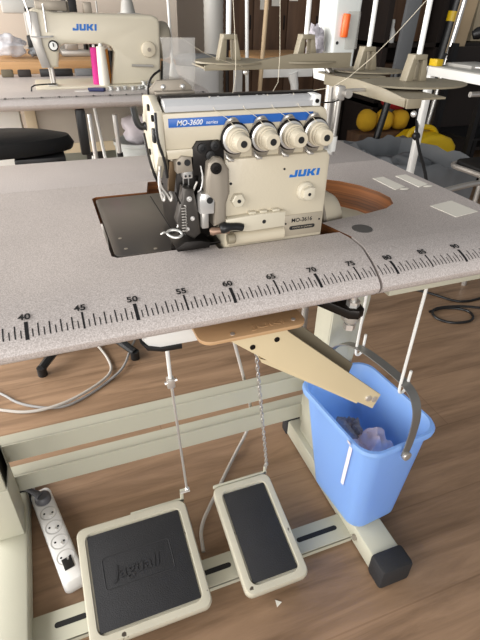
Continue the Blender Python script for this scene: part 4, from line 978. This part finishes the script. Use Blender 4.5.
pile(192.9, 196.2, 132.5, 136.5, 5.32, M_yel, 'small yellow box on the left corner of the grey desk', .1, 2.4, 'yellow_box', 'box')
sx = thing('shears', 'dark tailor shears lying on the grey desk at the frame edge', 'scissors', (214, 100, 5.3))
b = MB(); b.tube([(206, 108, 6.6), (212, 100, 6.6), (222, 97, 6.6), (226, 102, 6.6), (217, 106, 6.6)], .7, 8, closed=True, smooth=2); b.build('handle', M_blk, sx)
b = MB(); b.prism([(197, 116), (208, 106), (209, 108), (198, 117)], 'z', 6.3, 6.8); b.build('blade', M_steel, sx)
# boards and rods standing at the right
def lean(x0, x1, y, z1, m_, label, name, tilt=0, cat='board'):
    b = MB(); b.prism([(x0, -76), (x1, -76), (x1 + tilt, z1), (x0 + tilt, z1)], 'y', y, y + 2.5, .1); b.build(name, m_, None, label, cat)
lean(259, 269, 251.5, 49, M_gband, 'grey board standing upright behind the right spool pin', 'upright_board', 6)
lean(291, 303, 246, 60, M_tan, 'tan board leaning at the right frame edge behind the desk', 'leaning_board', 12)
rodthing('chrome_tube', (288, 243.2, -76), (302, 243.2, 60), 1.6, M_steel, 'chrome tube leaning beside the tan board', 'tube')
bp = thing('vacuum_tube', 'black tube with a yellow ring standing behind the grey desk', 'tube', (259, 255, -76))
MB().cyl((295, 255.5, -76), (308, 255.5, 60), 4.0).build('tube', M_blk, bp); MB().cyl((303.8, 255.5, 17), (304.3, 255.5, 22.5), 4.2).build('ring', M_yel, bp)
MB().tube([(276, 205, 12), (284, 200, 16), (300, 200, 19)], [2.2, 3.2, 2.8], 10, smooth=1).build('curved_bar', M_blk, None, 'black curved bar reaching in at the right edge above the desk', 'bar')
fr = thing('metal_rack', 'black metal rack with thin bars at the right edge, behind the yellow canister', 'rack', (300, 220, -76))
for x, y in ((293, 204), (312, 204), (293, 236), (330, 236)): MB().box(x, x + 3.4, y, y + 3.4, -76, 6).build('upright', M_black2, fr)
MB().box(293, 334, 239, 241, -76, 4).build('back_panel', M_shelf, fr)
for z in (-46, -14): MB().box(294, 333, 205, 239, z, z + 1.4).build('rack_shelf', M_black2, fr)
ch2 = thing('chair', 'grey tubular metal chair frame under the grey desk, beyond the table edge', 'chair', (214, 104, -76))
MB().tube([(171, 93, -31), (186, 95, -30), (198, 96, -30), (201, 99, -30), (201, 108, -30), (199.6, 118, -30), (206, 121, -30), (226, 121, -30)], 1.1, 8, smooth=2).build('seat_rail', M_brush, ch2)
for x, y in ((203, 96.5), (222, 121), (226, 92)): MB().cyl((x, y, -76), (x, y, -30), 1.1).build('leg', M_brush, ch2)
MB().prism(rrect(26, 26, 4, 5, 215, 107), 'z', -30.2, -28, .5).build('seat', M_blk, ch2)
cd = MB(); cd.tube([(171.9, 96.8, -40), (175.5, 102.2, -29.9), (189, 131, -20.9), (201.6, 149, -6.5), (213, 150.8, 8)], .65, 8, smooth=2); cd.ball((189.5, 131, -20.6), 1.7); cd.build('black_strap', M_blk, None, 'black hanging strap with a knot in front of the yellow canister', 'strap')
# waste bin with plastic liner, yellow canister, plush cushions
bn = thing('waste_bin', 'low bin lined with a crumpled grey plastic bag beyond the right table edge', 'bin', (216, 160, -76))
def binring(g, z, j=0, n=14):
    P = []
    base = [(197 - g, 196 + g), (237 + g, 199 + g), (240 + g, 142 - g), (197 - g, 140 - g)]
    for i in range(4):
        a, b_ = Vector((*base[i], 0)), Vector((*base[(i + 1) % 4], 0))
        for k in range(n):
            p = a.lerp(b_, k / n); q = noise.noise(Vector((p.x * .22, p.y * .22, z * .2))) * j
            P.append((p.x + q, p.y + q, z + q * 1.2))
    return P
b = MB(); b.loft([binring(-5, -76), binring(-1.5, -41)], cap1=False); b.build('bin_body', M_gband, bn)
b = MB(); b.loft([binring(.3, -58, .8), binring(.5, -50, 1.4), binring(.9, -43, 1.7), binring(.8, -38.4, 1.7), binring(-.6, -37.6, 1.7), binring(-3, -42, 1.8), binring(-7, -58, 3)], cap0=False, cap1=True); b.build('bin_liner', M_bag, bn, smooth=60)
b = MB(); b.ball((217, 166, -46), (13, 18, 6), 28, 18, jit=.5, freq=2.2); b.build('plastic_film', M_bag, bn, smooth=80)
yc = thing('canister', 'yellow plastic canister with a handle beyond the lined bin', 'canister', (266, 220, -76))
b = MB(); b.prism([(257, -76), (289, -76), (291, -73), (288.5, -49), (284, -44.5), (275, -41.6), (264, -42.5), (258, -46.5)], 'y', 208, 234, 2.8, 3); b.build('canister_body', M_yel, yc)
b = MB(); b.tube([(257.5, 220, -47), (259, 220, -41), (266, 220, -38.6), (276, 220, -39.6), (280, 220, -43.8)], 1.7, 10, smooth=2); b.build('handle', M_yel, yc)
MB().box(272, 282, 207, 208.2, -69, -66, .2).build('label_patch', M_shelf, yc)
MB().box(232, 274, 235.5, 250, -76, -45, .4).build('low_cabinet', M_brown, None, 'low brown cabinet carrying the plush cushions', 'cabinet')
def cush(c, r, m_, label):
    b = MB(); b.ball(c, r, 24, 16, jit=.12, freq=1.6); b.build('plush_cushion', m_, None, label, 'cushion', smooth=80)
cush((241, 242.5, -38.2), (6.6, 6.6, 6.8), M_yelc, 'round yellow plush cushion at the left of the cushion pile')
cush((254, 242.5, -38.4), (6.4, 6.6, 6.6), M_yelc, 'yellow plush cushion in the middle of the cushion pile')
cush((266.4, 242.5, -38.4), (6.0, 6.6, 6.6), M_yelc, 'yellow plush cushion at the right of the cushion pile, below the red one')
cush((262, 243, -26.4), (11, 6.8, 5.8), M_red, 'red plush cushion lying on top of the yellow ones')
MB().cyl((216, 204, -76), (231, 206, -4), 2.0).build('black_stick', M_blk, None, 'black stick leaning behind the grey desk leg', 'stick')

# ------------------------------------------------------------------ light
def area(name, loc, target, sx_, sy_, power, col):
    l = bpy.data.lights.new(name, 'AREA'); l.shape = 'RECTANGLE'; l.size = sx_; l.size_y = sy_; l.energy = power; l.color = col
    o = bpy.data.objects.new(name, l); C.objects.link(o); o.location = Vector(loc)
    o.rotation_euler = (Vector(target) - Vector(loc)).to_track_quat('-Z', 'Y').to_euler(); return o
area('window_light', (-0.9, -3.3, 1.25), (0.1, .3, .65), 2.8, 1.7, 95, (1.0, .965, .93))
area('left_window_light', (-2.9, -0.9, 1.75), (0.1, .4, .6), 2.4, 1.8, 95, (1.0, .975, .945))
area('side_window_light', (-2.6, 1.6, 1.2), (0.3, 1.75, .75), 2.2, 2.0, 160, (1.0, .98, .96))
w = bpy.data.worlds.new('daylight'); bpy.context.scene.world = w; w.use_nodes = True
bg = w.node_tree.nodes['Background']; bg.inputs[0].default_value = (.93, .96, 1.0, 1); bg.inputs[1].default_value = .25

# ------------------------------------------------------------------ camera
cam = bpy.data.cameras.new('camera'); co = bpy.data.objects.new('camera', cam); C.objects.link(co)
yaw, pitch, roll = 3.72647311e-01, 5.85450798e-01, 2.48369023e-02
cy, sy, cp, sp = math.cos(yaw), math.sin(yaw), math.cos(pitch), math.sin(pitch)
F = Vector((sy * cp, cy * cp, -sp)); Rr = Vector((cy, -sy, 0)); U = Rr.cross(F)
c_, s_ = math.cos(roll), math.sin(roll); R2 = Rr * c_ + U * s_; U2 = U * c_ - Rr * s_
Mc = Matrix((( R2.x, U2.x, -F.x), (R2.y, U2.y, -F.y), (R2.z, U2.z, -F.z))).to_4x4()
Mc.translation = W((45.0804, -40.3717, 25.1919)); co.matrix_world = Mc
cam.sensor_fit = 'VERTICAL'; cam.sensor_height = 36; cam.sensor_width = 27; cam.lens = 480.779 / 640 * 36; cam.clip_start = .02; cam.clip_end = 50
S = bpy.context.scene; S.camera = co
S.view_settings.view_transform = 'Standard'; S.view_settings.look = 'None'; S.view_settings.exposure = -.04; S.view_settings.gamma = 1; S.view_settings.use_curve_mapping = False
